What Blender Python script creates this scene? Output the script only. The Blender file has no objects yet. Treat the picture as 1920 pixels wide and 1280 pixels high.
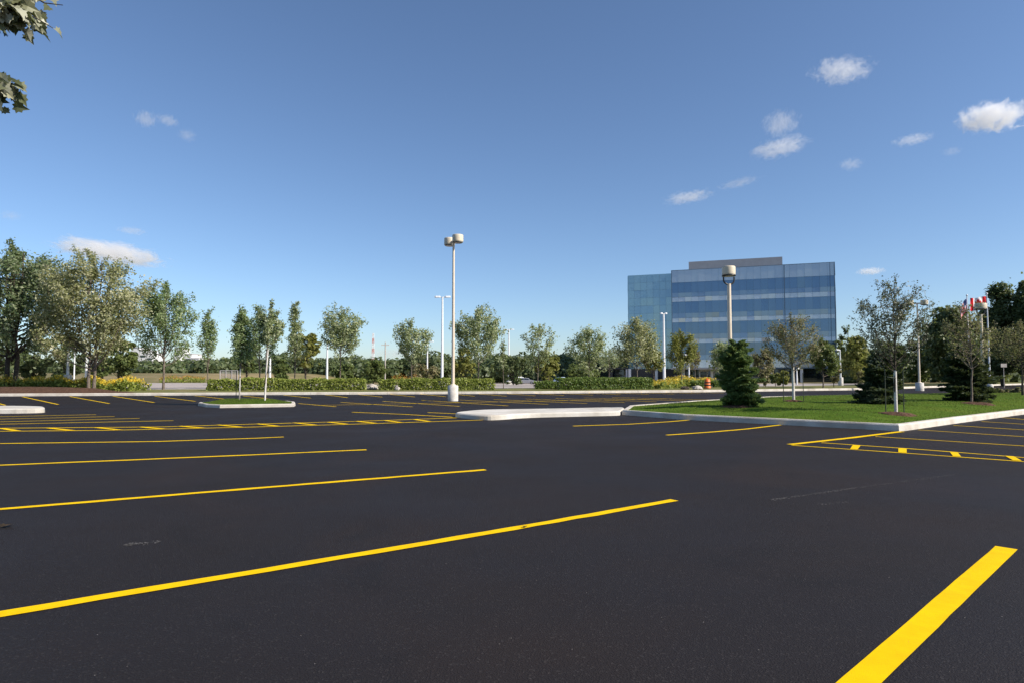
import bpy, bmesh, math, random
import numpy as np
from mathutils import Vector, noise as mnoise

scene = bpy.context.scene
COL = scene.collection
random.seed(7)
R = math.radians
F = 1216.0
PITCH = math.atan(60.0 / F)
EYE = 1.25
CP, SP = math.cos(PITCH), math.sin(PITCH)

# ------------------------------------------------------------------ photo measurement helpers
def ray(px, py):
    u = (px - 960) / F; v = (640 - py) / F
    return u, CP - v * SP, SP + v * CP
def G(px, py, z=0.0):
    rx, ry, rz = ray(px, py); t = (z - EYE) / rz
    return (rx * t, ry * t)
def D(px, py, Y):
    rx, ry, rz = ray(px, py); t = Y / ry
    return (rx * t, Y, EYE + rz * t)
def XY(px, Y):
    return D(px, 700, Y)[0]

# far kerb line, terrain
CURB = [(-120, 20.5), (-70, 29.0), (-28.6, 36.2), (-14.3, 38.6), (1.35, 41.0), (13, 44.2), (26.3, 49.8), (45, 64.0), (100, 106)]
def curb_y(x):
    for (a, b), (c, d) in zip(CURB, CURB[1:]):
        if x <= c:
            return b + (d - b) * (x - a) / (c - a)
    (a, b), (c, d) = CURB[-2:]
    return b + (d - b) * (x - a) / (c - a)
def terrain(x, y):
    s = y - curb_y(max(-120, min(100, x)))
    if s < 0.05: return -0.07
    if s < 10: return 0.12
    k = max(0.0, min(1.0, (s - 50) / 55)); k = k * k * (3 - 2 * k)
    low = 0.12 - 1.32 * k
    q = max(0.0, min(1.0, (x + 30) / 22))                                # on the right it falls evenly to the far car park
    low = low * (1 - q) + (0.12 - 1.32 * max(0.0, min(1.0, (s - 10) / 95))) * q
    b = max(0.0, min(1.0, (-44 - x) / 14)); b = b * b * (3 - 2 * b)      # a dry grass bank rises on the left
    f = 1 - max(0.0, min(1.0, (s - 150) / 100))
    return low * (1 - b * f) + (0.12 + 1.25 * k) * b * f

# ------------------------------------------------------------------ scene helpers
def tag(o, label=None, cat=None, group=None, kind=None):
    if label: o['label'] = label
    if cat: o['category'] = cat
    if group: o['group'] = group
    if kind: o['kind'] = kind
    return o
def empty(name, loc, rz=0.0, label=None, cat=None, group=None):
    o = bpy.data.objects.new(name, None); COL.objects.link(o)
    o.empty_display_size = 0.3
    o.location = loc; o.rotation_euler = (0, 0, rz)
    return tag(o, label, cat, group)
def link(name, me, parent=None, loc=None):
    o = bpy.data.objects.new(name, me); COL.objects.link(o)
    if parent: o.parent = parent
    if loc is not None: o.location = loc
    return o
def copy_tree(o, parent=None):
    c = o.copy(); COL.objects.link(c); c.parent = parent
    for ch in o.children: copy_tree(ch, c)
    return c

class MB:
    def __init__(s): s.v = []; s.f = []; s.m = []; s.sm = []
    def add(s, vs, fs, mi=0, smooth=False):
        b = len(s.v); s.v += [tuple(v) for v in vs]
        for f in fs:
            s.f.append([b + i for i in f]); s.m.append(mi); s.sm.append(smooth)
        return s
    def box(s, x0, x1, y0, y1, z0, z1, mi=0):
        vs = [(x, y, z) for z in (z0, z1) for y in (y0, y1) for x in (x0, x1)]
        return s.add(vs, [(0, 2, 3, 1), (4, 5, 7, 6), (0, 1, 5, 4), (2, 6, 7, 3), (0, 4, 6, 2), (1, 3, 7, 5)], mi)
    def tube(s, pts, rad, n=6, cap=True, mi=0):
        pts = [Vector(p) for p in pts]; vs = []
        for i, p in enumerate(pts):
            d = (pts[min(i + 1, len(pts) - 1)] - pts[max(i - 1, 0)]).normalized()
            a = d.cross(Vector((0, 1, 0)) if abs(d.y) < .8 else Vector((1, 0, 0))).normalized(); b = d.cross(a)
            for k in range(n):
                t = 2 * math.pi * k / n
                vs.append(p + (a * math.cos(t) + b * math.sin(t)) * rad[i])
        fs = []
        for i in range(len(pts) - 1):
            for k in range(n):
                fs.append((i * n + k, i * n + (k + 1) % n, (i + 1) * n + (k + 1) % n, (i + 1) * n + k))
        s.add(vs, fs, mi, True)
        if cap:
            s.add(vs[:n], [tuple(range(n))], mi); s.add(vs[-n:], [tuple(range(n - 1, -1, -1))], mi)
        return s
    def lathe(s, prof, n=28, c=(0, 0, 0), mi=0, smooth=True):
        vs = []
        for r, z in prof:
            for k in range(n):
                t = 2 * math.pi * k / n
                vs.append((c[0] + r * math.cos(t), c[1] + r * math.sin(t), c[2] + z))
        fs = []
        for i in range(len(prof) - 1):
            for k in range(n):
                fs.append((i * n + k, i * n + (k + 1) % n, (i + 1) * n + (k + 1) % n, (i + 1) * n + k))
        s.add(vs, fs, mi, smooth)
        s.add(vs[:n], [tuple(range(n - 1, -1, -1))], mi); s.add(vs[-n:], [tuple(range(n))], mi)
        return s
    def build(s, name, mats, parent=None, loc=None):
        me = bpy.data.meshes.new(name); me.from_pydata(s.v, [], s.f)
        for m in (mats if isinstance(mats, (list, tuple)) else [mats]): me.materials.append(m)
        me.polygons.foreach_set('material_index', s.m)
        me.polygons.foreach_set('use_smooth', s.sm)
        me.update()
        return link(name, me, parent, loc)

def np_quads(name, verts, mats, parent=None, loc=None, mi=None):
    n = len(verts) // 4
    me = bpy.data.meshes.new(name)
    me.vertices.add(n * 4); me.vertices.foreach_set('co', np.asarray(verts, np.float32).ravel())
    me.loops.add(n * 4); me.loops.foreach_set('vertex_index', np.arange(n * 4, dtype=np.int32))
    me.polygons.add(n); me.polygons.foreach_set('loop_start', np.arange(n, dtype=np.int32) * 4)
    me.polygons.foreach_set('loop_total', np.full(n, 4, np.int32))
    for m in (mats if isinstance(mats, (list, tuple)) else [mats]): me.materials.append(m)
    if mi is not None: me.polygons.foreach_set('material_index', np.asarray(mi, np.int32))
    me.update(calc_edges=True)
    return link(name, me, parent, loc)

# ------------------------------------------------------------------ materials
def newmat(name):
    m = bpy.data.materials.new(name); m.use_nodes = True
    nt = m.node_tree; nt.nodes.clear()
    return m, nt, nt.nodes, nt.links
def ramp(N, L, fac, stops):
    r = N.new('ShaderNodeValToRGB'); L.new(fac, r.inputs[0]); el = r.color_ramp.elements
    while len(el) < len(stops): el.new(.5)
    for e, (p, c) in zip(el, stops): e.position = p; e.color = (*c, 1)
    return r.outputs[0]
def noise(N, L, scale, detail=4, rough=.55, vec=None, dist=0.0):
    n = N.new('ShaderNodeTexNoise'); n.inputs['Scale'].default_value = scale; n.inputs['Detail'].default_value = detail
    n.inputs['Roughness'].default_value = rough; n.inputs['Distortion'].default_value = dist
    if vec is not None: L.new(vec, n.inputs['Vector'])
    return n.outputs['Fac']
def mapr(N, L, v, a, b, c, d):
    n = N.new('ShaderNodeMapRange'); L.new(v, n.inputs[0])
    for i, x in enumerate((a, b, c, d)): n.inputs[i + 1].default_value = x
    return n.outputs[0]
def mixc(N, L, fac, a, b, mode='MIX'):
    n = N.new('ShaderNodeMix'); n.data_type = 'RGBA'; n.blend_type = mode
    for sock, val in ((n.inputs[0], fac), (n.inputs[6], a), (n.inputs[7], b)):
        if hasattr(val, 'is_output'): L.new(val, sock)
        elif isinstance(val, (int, float)): sock.default_value = val
        else: sock.default_value = (*val, 1)
    return n.outputs[2]
def surf(name, c1, c2, scale=3.0, rough=.7, spec=.4, bump=0.0, bscale=60, metal=0.0, detail=5, lo=.35, hi=.65, c3=None, s3=.4):
    m, nt, N, L = newmat(name)
    tc = N.new('ShaderNodeTexCoord').outputs['Object']
    c = ramp(N, L, noise(N, L, scale, detail, .6, tc), [(lo, c1), (hi, c2)])
    if c3: c = mixc(N, L, mapr(N, L, noise(N, L, s3, 3, .5, tc), .48, .68, 0, 1), c, c3)
    b = N.new('ShaderNodeBsdfPrincipled'); L.new(c, b.inputs['Base Color'])
    b.inputs['Roughness'].default_value = rough; b.inputs['Specular IOR Level'].default_value = spec; b.inputs['Metallic'].default_value = metal
    if bump:
        bp = N.new('ShaderNodeBump'); bp.inputs['Strength'].default_value = bump; bp.inputs['Distance'].default_value = .02
        L.new(noise(N, L, bscale, 4, .6, tc), bp.inputs['Height']); L.new(bp.outputs[0], b.inputs['Normal'])
    L.new(b.outputs[0], N.new('ShaderNodeOutputMaterial').inputs[0])
    return m
def leafmat(name, cols, trans=.3, rough=.5, spec=.35, tcol=(.3, .36, .1)):
    """each leaf takes its own tone out of the given range"""
    m, nt, N, L = newmat(name)
    rnd = N.new('ShaderNodeNewGeometry').outputs['Random Per Island']
    k = len(cols) - 1
    c = ramp(N, L, rnd, [(i / k, x) for i, x in enumerate(cols)])
    b = N.new('ShaderNodeBsdfPrincipled'); L.new(c, b.inputs['Base Color'])
    b.inputs['Roughness'].default_value = rough; b.inputs['Specular IOR Level'].default_value = spec
    t = N.new('ShaderNodeBsdfTranslucent'); L.new(mixc(N, L, .5, c, tcol), t.inputs[0])
    mx = N.new('ShaderNodeMixShader'); mx.inputs[0].default_value = trans
    L.new(b.outputs[0], mx.inputs[1]); L.new(t.outputs[0], mx.inputs[2])
    L.new(mx.outputs[0], N.new('ShaderNodeOutputMaterial').inputs[0])
    return m

def asphalt_mat():
    m, nt, N, L = newmat('asphalt')
    tc = N.new('ShaderNodeTexCoord').outputs['Object']
    base = ramp(N, L, noise(N, L, .22, 4, .6, tc, .6), [(.3, (.0128, .0103, .0106)), (.52, (.0155, .0124, .0130)), (.66, (.0182, .0130, .0114))])
    # rolled lanes: long soft streaks
    mp = N.new('ShaderNodeMapping'); L.new(tc, mp.inputs[0]); mp.inputs['Rotation'].default_value = (0, 0, R(42)); mp.inputs['Scale'].default_value = (.06, .9, 1)
    base = mixc(N, L, mapr(N, L, noise(N, L, 1.0, 3, .5, mp.outputs[0]), .4, .7, 0, .5), base, (.0118, .0090, .0085))
    base = mixc(N, L, mapr(N, L, noise(N, L, .4, 3, .55, tc, .8), .5, .68, 0, .75), base, (.0215, .0135, .0104))
    base = mixc(N, L, mapr(N, L, noise(N, L, .75, 4, .6, tc, 1.2), .58, .7, 0, .5), base, (.0075, .0068, .0075))
    fine = noise(N, L, 190, 3, .7, tc)
    v = N.new('ShaderNodeTexVoronoi'); v.inputs['Scale'].default_value = 115; L.new(tc, v.inputs['Vector'])
    rnd = N.new('ShaderNodeSeparateColor'); L.new(v.outputs['Color'], rnd.inputs[0])
    stone = mapr(N, L, rnd.outputs[0], .9, 1.0, 0, 1)
    c = mixc(N, L, mapr(N, L, fine, .35, .7, 0, .55), base, (.0212, .0176, .0184))
    c = mixc(N, L, mapr(N, L, fine, .3, .45, .5, 0), c, (.005, .0045, .0048))
    mm = N.new('ShaderNodeMath'); mm.operation = 'MULTIPLY'; L.new(stone, mm.inputs[0]); mm.inputs[1].default_value = .22
    c = mixc(N, L, mm.outputs[0], c, (.1, .092, .088))
    b = N.new('ShaderNodeBsdfPrincipled'); L.new(c, b.inputs['Base Color'])
    L.new(mapr(N, L, noise(N, L, .5, 3, .5, tc), .3, .7, .62, .8), b.inputs['Roughness'])
    b.inputs['Specular IOR Level'].default_value = .16
    bp = N.new('ShaderNodeBump'); bp.inputs['Strength'].default_value = .55; bp.inputs['Distance'].default_value = .006
    ad = N.new('ShaderNodeMath'); L.new(fine, ad.inputs[0]); L.new(v.outputs['Distance'], ad.inputs[1])
    L.new(ad.outputs[0], bp.inputs['Height']); L.new(bp.outputs[0], b.inputs['Normal'])
    L.new(b.outputs[0], N.new('ShaderNodeOutputMaterial').inputs[0])
    return m
def paint_mat():
    m, nt, N, L = newmat('yellow_paint')
    tc = N.new('ShaderNodeTexCoord').outputs['Object']
    c = ramp(N, L, noise(N, L, 5, 5, .6, tc), [(.35, (.72, .445, .0)), (.65, (.8, .52, .0))])
    c = mixc(N, L, mapr(N, L, noise(N, L, 160, 2, .6, tc), .66, .74, 0, .6), c, (.25, .16, .01))
    b = N.new('ShaderNodeBsdfPrincipled'); L.new(c, b.inputs['Base Color']); b.inputs['Roughness'].default_value = .75; b.inputs['Specular IOR Level'].default_value = .08
    bp = N.new('ShaderNodeBump'); bp.inputs['Strength'].default_value = .4; bp.inputs['Distance'].default_value = .004
    L.new(noise(N, L, 190, 3, .7, tc), bp.inputs['Height']); L.new(bp.outputs[0], b.inputs['Normal'])
    L.new(b.outputs[0], N.new('ShaderNodeOutputMaterial').inputs[0])
    return m
def glass_mat(name, tint, refl, tintb, fac, var=.25):
    m, nt, N, L = newmat(name)
    rnd = N.new('ShaderNodeNewGeometry').outputs['Random Per Island']
    c = mixc(N, L, mapr(N, L, rnd, 0, 1, 0, var), tint, tintb)
    d = N.new('ShaderNodeBsdfDiffuse'); L.new(c, d.inputs[0])
    g = N.new('ShaderNodeBsdfGlossy'); g.inputs[0].default_value = (*refl, 1); g.inputs['Roughness'].default_value = .03
    mx = N.new('ShaderNodeMixShader')
    lw = N.new('ShaderNodeLayerWeight'); lw.inputs[0].default_value = .3
    L.new(mapr(N, L, lw.outputs['Fresnel'], 0, 1, fac, 1), mx.inputs[0])
    L.new(d.outputs[0], mx.inputs[1]); L.new(g.outputs[0], mx.inputs[2])
    L.new(mx.outputs[0], N.new('ShaderNodeOutputMaterial').inputs[0])
    return m

M = {}
M['asphalt'] = asphalt_mat()
M['paint'] = paint_mat()
M['concrete'] = surf('kerb_concrete', (.52, .475, .41), (.64, .595, .53), 2.2, .85, .2, .5, 45, c3=(.44, .39, .33), s3=1.3)
M['median'] = surf('median_concrete', (.5, .47, .42), (.6, .57, .52), 1.6, .85, .2, .4, 40, c3=(.41, .37, .31), s3=.9)
M['pedestal'] = surf('pedestal_concrete', (.5, .47, .43), (.64, .61, .57), 5, .85, .2, .5, 40, c3=(.42, .39, .35), s3=2)
M['lawn'] = surf('lawn_turf', (.05, .098, .009), (.085, .142, .017), 1.8, .95, .04, .6, 90, c3=(.1, .14, .018), s3=.5)
M['field'] = surf('field_grass', (.12, .115, .045), (.22, .175, .09), .25, .95, .1, .3, 8, c3=(.29, .215, .12), s3=.05)
M['verge'] = surf('verge_grass', (.085, .11, .03), (.18, .17, .07), .9, .95, .1, .5, 50, c3=(.22, .18, .09), s3=.4)
M['mulch'] = surf('bark_mulch', (.05, .026, .017), (.13, .075, .05), 9, .95, .1, 1, 30)
M['road'] = surf('pale_road', (.33, .29, .265), (.4, .355, .33), .4, .9, .15, .3, 30)
M['drum'] = surf('cream_paint', (.58, .5, .37), (.66, .58, .45), 3, .5, .4)
M['pole'] = surf('beige_pole_paint', (.62, .52, .4), (.7, .6, .48), 3, .45, .4)
M['white_pole'] = surf('white_pole_paint', (.66, .67, .68), (.74, .75, .76), 3, .4, .5)
M['lens'] = surf('lamp_glass', (.12, .12, .12), (.2, .2, .19), 3, .2, .5)
M['dark_metal'] = surf('dark_metal', (.03, .03, .03), (.05, .05, .05), 5, .4, .5, metal=.4)
M['bark'] = surf('bark', (.1, .08, .065), (.2, .165, .135), 9, .9, .15, .8, 30)
M['bark_dark'] = surf('dark_bark', (.04, .032, .026), (.09, .075, .06), 9, .9, .15, .8, 30)
M['wrap'] = surf('trunk_wrap', (.5, .47, .43), (.66, .63, .59), 14, .9, .15, .6, 30)
M['stake'] = surf('green_steel_stake', (.035, .045, .03), (.06, .07, .05), 8, .6, .3)
M['leaf_maple'] = leafmat('maple_leaf', [(.1, .165, .055), (.175, .26, .095), (.28, .355, .165), (.42, .47, .3)], .45)
M['leaf_grey'] = leafmat('grey_green_leaf', [(.14, .195, .075), (.26, .315, .135), (.4, .44, .24), (.54, .56, .4)], .45)
M['leaf_olive'] = leafmat('olive_leaf', [(.15, .165, .06), (.28, .29, .125), (.43, .425, .24), (.6, .58, .4)], .45)
M['leaf_ash'] = leafmat('ash_leaf', [(.06, .1, .042), (.115, .165, .075), (.2, .245, .125), (.33, .36, .23)], .38)
M['leaf_dusk'] = leafmat('dusky_leaf', [(.05, .058, .036), (.1, .11, .07), (.17, .175, .125), (.27, .275, .22)], .25)
M['leaf_dark'] = leafmat('dark_leaf', [(.036, .06, .021), (.068, .1, .035), (.11, .14, .055), (.15, .175, .085)], .36)
M['leaf_yellow'] = leafmat('yellow_green_leaf', [(.12, .13, .022), (.2, .205, .04), (.28, .27, .07)], .42)
M['leaf_brown'] = leafmat('bronze_leaf', [(.1, .085, .042), (.19, .155, .08), (.28, .23, .13), (.19, .2, .09)], .38)
M['leaf_bush'] = leafmat('bush_leaf', [(.055, .085, .02), (.1, .135, .034), (.16, .19, .06)], .36)
M['leaf_wood'] = leafmat('woodland_leaf', [(.055, .082, .034), (.09, .12, .05), (.14, .165, .075)], .3)
M['leaf_hedge'] = leafmat('hedge_leaf', [(.12, .165, .025), (.25, .3, .055), (.42, .45, .11)], .42)
M['leaf_clip'] = leafmat('clipped_hedge_leaf', [(.06, .105, .02), (.115, .18, .036), (.2, .265, .065)], .4)
M['needle'] = leafmat('spruce_needle', [(.02, .038, .02), (.036, .06, .028), (.065, .09, .04)], .18, .55)
M['needle_light'] = leafmat('young_spruce_needle', [(.05, .098, .03), (.095, .165, .05), (.17, .24, .08)], .3, .55)
M['petal'] = leafmat('yellow_petal', [(.62, .4, .02), (.75, .52, .03), (.8, .62, .1)], .3)
M['petal_orange'] = leafmat('orange_petal', [(.5, .2, .03), (.6, .3, .05)], .3)
M['blade'] = leafmat('grass_blade', [(.065, .105, .014), (.1, .15, .022), (.14, .19, .035)], .35, .7, .08)
M['stone'] = surf('pale_boulder', (.34, .3, .27), (.5, .46, .42), 3, .9, .2, .8, 12)

# ------------------------------------------------------------------ ground and lot
def build_ground():
    xs = np.unique(np.concatenate([np.linspace(-3000, -150, 16), np.linspace(-150, 150, 121), np.linspace(150, 3000, 16)]))
    me = MB()
    cols = []
    for x in xs:
        c = curb_y(max(-120, min(100, x)))
        ys = [-600, -100, -30, 0, c - .01, c + .06, c + 2, c + 5, c + 10, c + 20, c + 35, c + 50, c + 60, c + 70, c + 80, c + 90, c + 105, c + 130, c + 150, c + 200, c + 250, c + 300, c + 700, c + 1500, c + 3500]
        cols.append([(x, y, terrain(x, y)) for y in ys])
    n = len(cols[0]); vs = [p for c in cols for p in c]
    fs = [(i * n + j, (i + 1) * n + j, (i + 1) * n + j + 1, i * n + j + 1) for i in range(len(cols) - 1) for j in range(n - 1)]
    me.add(vs, fs, 0, False)
    o = me.build('ground', M['field']); tag(o, kind='structure')
build_ground()

# verge of mown grass just behind the kerb and the pale road behind it
def band(name, mat, s0, s1, x0, x1, dz, step=2.0):
    m = MB(); xs = np.arange(x0, x1 + .01, step); vs = []
    for x in xs:
        for s in (s0, (s0 + s1) / 2, s1):
            y = curb_y(x) + s; vs.append((x, y, terrain(x, y) + dz))
    fs = [(i * 3 + j, (i + 1) * 3 + j, (i + 1) * 3 + j + 1, i * 3 + j + 1) for i in range(len(xs) - 1) for j in range(2)]
    m.add(vs, fs); return tag(m.build(name, mat), kind='structure')
band('verge', M['verge'], .1, 10, -110, 95, .012)
band('road', M['road'], 10.1, 46, -110, 46, .012)
# far car park behind the road, near the office
fp = MB(); pts = [(-6, 90), (30, 97), (30, 190), (-14, 190)]
N_ = 8
vs = []
for i in range(N_ + 1):
    for j in range(N_ + 1):
        a, b = i / N_, j / N_
        x = (pts[0][0] * (1 - a) + pts[1][0] * a) * (1 - b) + (pts[3][0] * (1 - a) + pts[2][0] * a) * b
        y = (pts[0][1] * (1 - a) + pts[1][1] * a) * (1 - b) + (pts[3][1] * (1 - a) + pts[2][1] * a) * b
        vs.append((x, y, terrain(x, y) + .03))
fp.add(vs, [(i * 9 + j, (i + 1) * 9 + j, (i + 1) * 9 + j + 1, i * 9 + j + 1) for i in range(8) for j in range(8)])
tag(fp.build('far_parking_pavement', M['road']), kind='structure')

lot = MB(); lv = [(-120, -60, 0), (100, -60, 0)]
xs = [c[0] for c in CURB]
nlot = len(xs)
vs = [(x, -60, 0) for x in xs] + [(x, curb_y(x) + .02, 0) for x in xs]
lot.add(vs, [(i, i + 1, nlot + i + 1, nlot + i) for i in range(nlot - 1)])
tag(lot.build('parking_lot', M['asphalt']), kind='structure')

def resample(pts, step):
    out = [Vector(pts[0])]
    for a, b in zip(pts, pts[1:]):
        a, b = Vector(a), Vector(b); n = max(1, int((b - a).length / step))
        out += [a.lerp(b, k / n) for k in range(1, n + 1)]
    return out
def kerb(name, pts, w=.18, h=.14, closed=False, mat=None, seg=2.4):
    """swept kerb; pts run along the face that meets the asphalt, the body lies on their left"""
    P = [Vector((p[0], p[1])) for p in pts]; n = len(P)
    prof = [(0, -.05), (.008, h - .03), (.03, h), (w, h), (w, -.05)]
    m = MB(); vs = []
    for i in range(n):
        a = P[(i - 1) % n] if (closed or i) else P[0]; b = P[(i + 1) % n] if (closed or i < n - 1) else P[-1]
        d1 = (P[i] - a); d2 = (b - P[i])
        d1 = d1.normalized() if d1.length > 1e-6 else d2.normalized(); d2 = d2.normalized() if d2.length > 1e-6 else d1
        n1 = Vector((-d1.y, d1.x)); n2 = Vector((-d2.y, d2.x)); nn = (n1 + n2).normalized()
        k = 1 / max(.4, nn.dot(n1))
        for off, z in prof: vs.append((P[i].x + nn.x * off * k, P[i].y + nn.y * off * k, z))
    # poured in lengths: a narrow open joint between one length and the next
    q = len(prof); m = MB(); ring = [[Vector(v) for v in vs[i * q:(i + 1) * q]] for i in range(n)]
    for i in range(n if closed else n - 1):
        A, B = ring[i], ring[(i + 1) % n]; L_ = (B[0] - A[0]).length; cnt = max(1, round(L_ / seg)) if L_ > seg * .8 else 1
        for k in range(cnt):
            t0 = k / cnt + (.005 / L_ if k else 0); t1 = (k + 1) / cnt - (.005 / L_ if k < cnt - 1 else 0)
            a = [x.lerp(y, t0) for x, y in zip(A, B)]; b = [x.lerp(y, t1) for x, y in zip(A, B)]
            m.add(a + b, [(j, q + j, q + j + 1, j + 1) for j in range(q - 1)])
            if k or (not closed and i == 0): m.add(a, [tuple(range(q))])
            if k < cnt - 1 or (not closed and i == n - 2): m.add(b, [tuple(range(q - 1, -1, -1))])
    o = m.build(name, mat or M['concrete']); tag(o, kind='structure'); return o
kerb('far_kerb', CURB, .22, .15)

def smooth_closed(pts, it=2):
    for _ in range(it):
        q = []
        for i in range(len(pts)):
            a, b = pts[i], pts[(i + 1) % len(pts)]
            q += [(a[0] * .75 + b[0] * .25, a[1] * .75 + b[1] * .25), (a[0] * .25 + b[0] * .75, a[1] * .25 + b[1] * .75)]
        pts = q
    return pts
def inset(pts, d):
    n = len(pts); out = []
    for i in range(n):
        a, p, b = Vector(pts[i - 1]), Vector(pts[i]), Vector(pts[(i + 1) % n])
        d1 = (p - a).normalized(); d2 = (b - p).normalized()
        nn = (Vector((-d1.y, d1.x)) + Vector((-d2.y, d2.x))).normalized(); k = 1 / max(.5, nn.dot(Vector((-d1.y, d1.x))))
        out.append(tuple(p + nn * d * k))
    return out
def inside(p, poly):
    x, y = p; c = False
    for i in range(len(poly)):
        (x1, y1), (x2, y2) = poly[i - 1], poly[i]
        if (y1 > y) != (y2 > y) and x < (x2 - x1) * (y - y1) / (y2 - y1) + x1: c = not c
    return c
def edge_dist(p, poly):
    p = Vector(p); best = 1e9
    for i in range(len(poly)):
        a, b = Vector(poly[i - 1]), Vector(poly[i]); ab = b - a
        t = max(0, min(1, (p - a).dot(ab) / max(1e-9, ab.length_squared))); best = min(best, (p - a - ab * t).length)
    return best
LAWNS = []
def patch(name, poly, mat, z0, mound, reach, cuts=4):
    bm = bmesh.new(); vs = [bm.verts.new((x, y, z0)) for x, y in poly]
    es = [bm.edges.new((vs[i], vs[(i + 1) % len(vs)])) for i in range(len(vs))]
    bmesh.ops.triangle_fill(bm, use_beauty=True, edges=es)
    for _ in range(cuts):
        long = [e for e in bm.edges if e.calc_length() > .5]
        if not long: break
        bmesh.ops.subdivide_edges(bm, edges=long, cuts=1); bmesh.ops.triangulate(bm, faces=bm.faces[:])
    for v in bm.verts:
        d = edge_dist((v.co.x, v.co.y), poly); t = min(1, d / reach); t = t * t * (3 - 2 * t)
        v.co.z = z0 + mound * t + (.02 * mnoise.noise(v.co * 1.3) * t)
    for f in bm.faces:
        f.smooth = True
        if f.normal.z < 0: f.normal_flip()
    bm.normal_update()
    me = bpy.data.meshes.new(name); bm.to_mesh(me); bm.free(); me.materials.append(mat)
    return tag(link(name, me), kind='structure')
def blades(poly, z0, mound, reach, n, h=.06, cx=None):
    rng = np.random.default_rng(3); xs = [p[0] for p in poly]; ys = [p[1] for p in poly]; out = []
    while len(out) < n:
        p = (rng.uniform(min(xs), max(xs)), rng.uniform(min(ys), max(ys)))
        if inside(p, poly):
            d = edge_dist(p, poly); t = min(1, d / reach); t = t * t * (3 - 2 * t); out.append((*p, z0 + mound * t))
    out = np.array(out); a = rng.uniform(0, 6.28, n); w = rng.uniform(.006, .014, n); hh = h * rng.uniform(.5, 1.3, n)
    t = np.stack([np.cos(a) * w, np.sin(a) * w, 0 * a], 1); lean = np.stack([rng.normal(0, .3, n) * hh, rng.normal(0, .3, n) * hh, hh], 1)
    base = out - np.array([0, 0, .012])
    return np.stack([base - t, base + t, base + lean + t * .3, base + lean - t * .3], 1).reshape(-1, 3)

# big lawn island at right
front = [G(1166, 777), G(1280, 786), G(1480, 796.5), G(1686, 807.5), G(1700, 806.5), G(1800, 792), G(1920, 776), G(2060, 760)]
back = [G(2080, 744), G(1900, 741), G(1640, 743.5), G(1440, 748), G(1300, 757), G(1180, 767)]
lawn_poly = front + back
kerb('lawn_kerb', lawn_poly, .16, .15, True)
lp = inset(lawn_poly, .15)
patch('lawn', lp, M['lawn'], .125, .13, 2.5, 6)
gb = [blades(lp, .125, .13, 2.5, 70000, .032)]
def lawn_z(x, y, z0=.125, mound=.13, reach=2.5):
    t = min(1, edge_dist((x, y), lp) / reach); return z0 + mound * t * t * (3 - 2 * t)
# small grass island on the left
isl = [G(371, 760), G(385, 762.5), G(412, 764), G(551, 761.8), G(554, 760), G(553, 757.4), G(540, 755.8), G(446, 755.6), G(395, 756.6), G(374, 758.6)]
kerb('small_island_kerb', isl, .13, .12, True)
lp2 = inset(isl, .14)
patch('small_island_grass', lp2, M['lawn'], .1, .13, .9, 5)
gb.append(blades(lp2, .1, .13, .9, 16000, .035))
go = np_quads('grass', np.concatenate(gb), M['blade']); tag(go, 'short mown green grass on the kerbed islands', 'grass', kind='stuff')

# white concrete medians
def slab(name, poly, h=.13):
    m = MB(); n = len(poly); ins = inset(poly, .05)
    vs = [(x, y, -.03) for x, y in poly] + [(x, y, h - .03) for x, y in inset(poly, .012)] + [(x, y, h) for x, y in ins]
    fs = [(i, (i + 1) % n, n + (i + 1) % n, n + i) for i in range(n)] + [(n + i, n + (i + 1) % n, 2 * n + (i + 1) % n, 2 * n + i) for i in range(n)] + [tuple(range(2 * n, 3 * n))]
    m.add(vs, fs); return tag(m.build(name, M['median']), kind='structure')
slab('concrete_median', smooth_closed([G(846, 780.8), G(872, 783.8), G(905, 787), G(930, 787), G(985, 782.5), G(1060, 780.5), G(1160, 778.5), G(1164, 777), G(1174, 770), G(1160, 769.2), G(1040, 772.3), G(915, 774), G(885, 776)], 2), .13)
slab('side_median', smooth_closed([G(-240, 775.5), G(0, 774.8), G(80, 773.5), G(86, 771.5), G(80, 768.5), G(0, 767.5), G(-240, 768)], 2), .15)
# mulch bed under the left trees
mb_poly = [(-60, curb_y(-60) + .3), (-40, curb_y(-40) + .3), (-30, curb_y(-30) + .3), (-24, curb_y(-24) + .35), (-21.8, curb_y(-22) + .6), (-24, curb_y(-24) + 3.6), (-30, curb_y(-30) + 7.5), (-60, curb_y(-60) + 8)]
patch('mulch_bed', mb_poly, M['mulch'], .14, .3, 2.4, 6)
def bed_z(x, y):
    return .14 + .3 * (lambda t: t * t * (3 - 2 * t))(min(1, edge_dist((x, y), mb_poly) / 2.4)) if inside((x, y), mb_poly) else terrain(x, y) + .01

# ------------------------------------------------------------------ painted markings
lrng = random.Random(5)
def strip(name, pts, w, z=.004, label=None, jit=.004):
    P = resample([(p[0], p[1], 0) for p in pts], .22); m = MB(); vs = []
    for i, p in enumerate(P):
        d = (P[min(i + 1, len(P) - 1)] - P[max(i - 1, 0)]).normalized(); nn = Vector((-d.y, d.x, 0))
        for sg in (1, -1):
            q = p + nn * (sg * w / 2 + lrng.gauss(0, jit)); vs.append((q.x, q.y, z))
    m.add(vs, [(2 * i, 2 * i + 1, 2 * i + 3, 2 * i + 2) for i in range(len(P) - 1)])
    o = m.build(name, M['paint']); tag(o, label, None, None, 'structure'); return o
def pstrip(name, pix, w=.1, z=.004, label=None):
    return strip(name, [G(*p) for p in pix], w, z, label)
def ext(p, q, k):
    p, q = Vector(G(*p)), Vector(G(*q)); return tuple(p + (p - q) * k)
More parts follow.
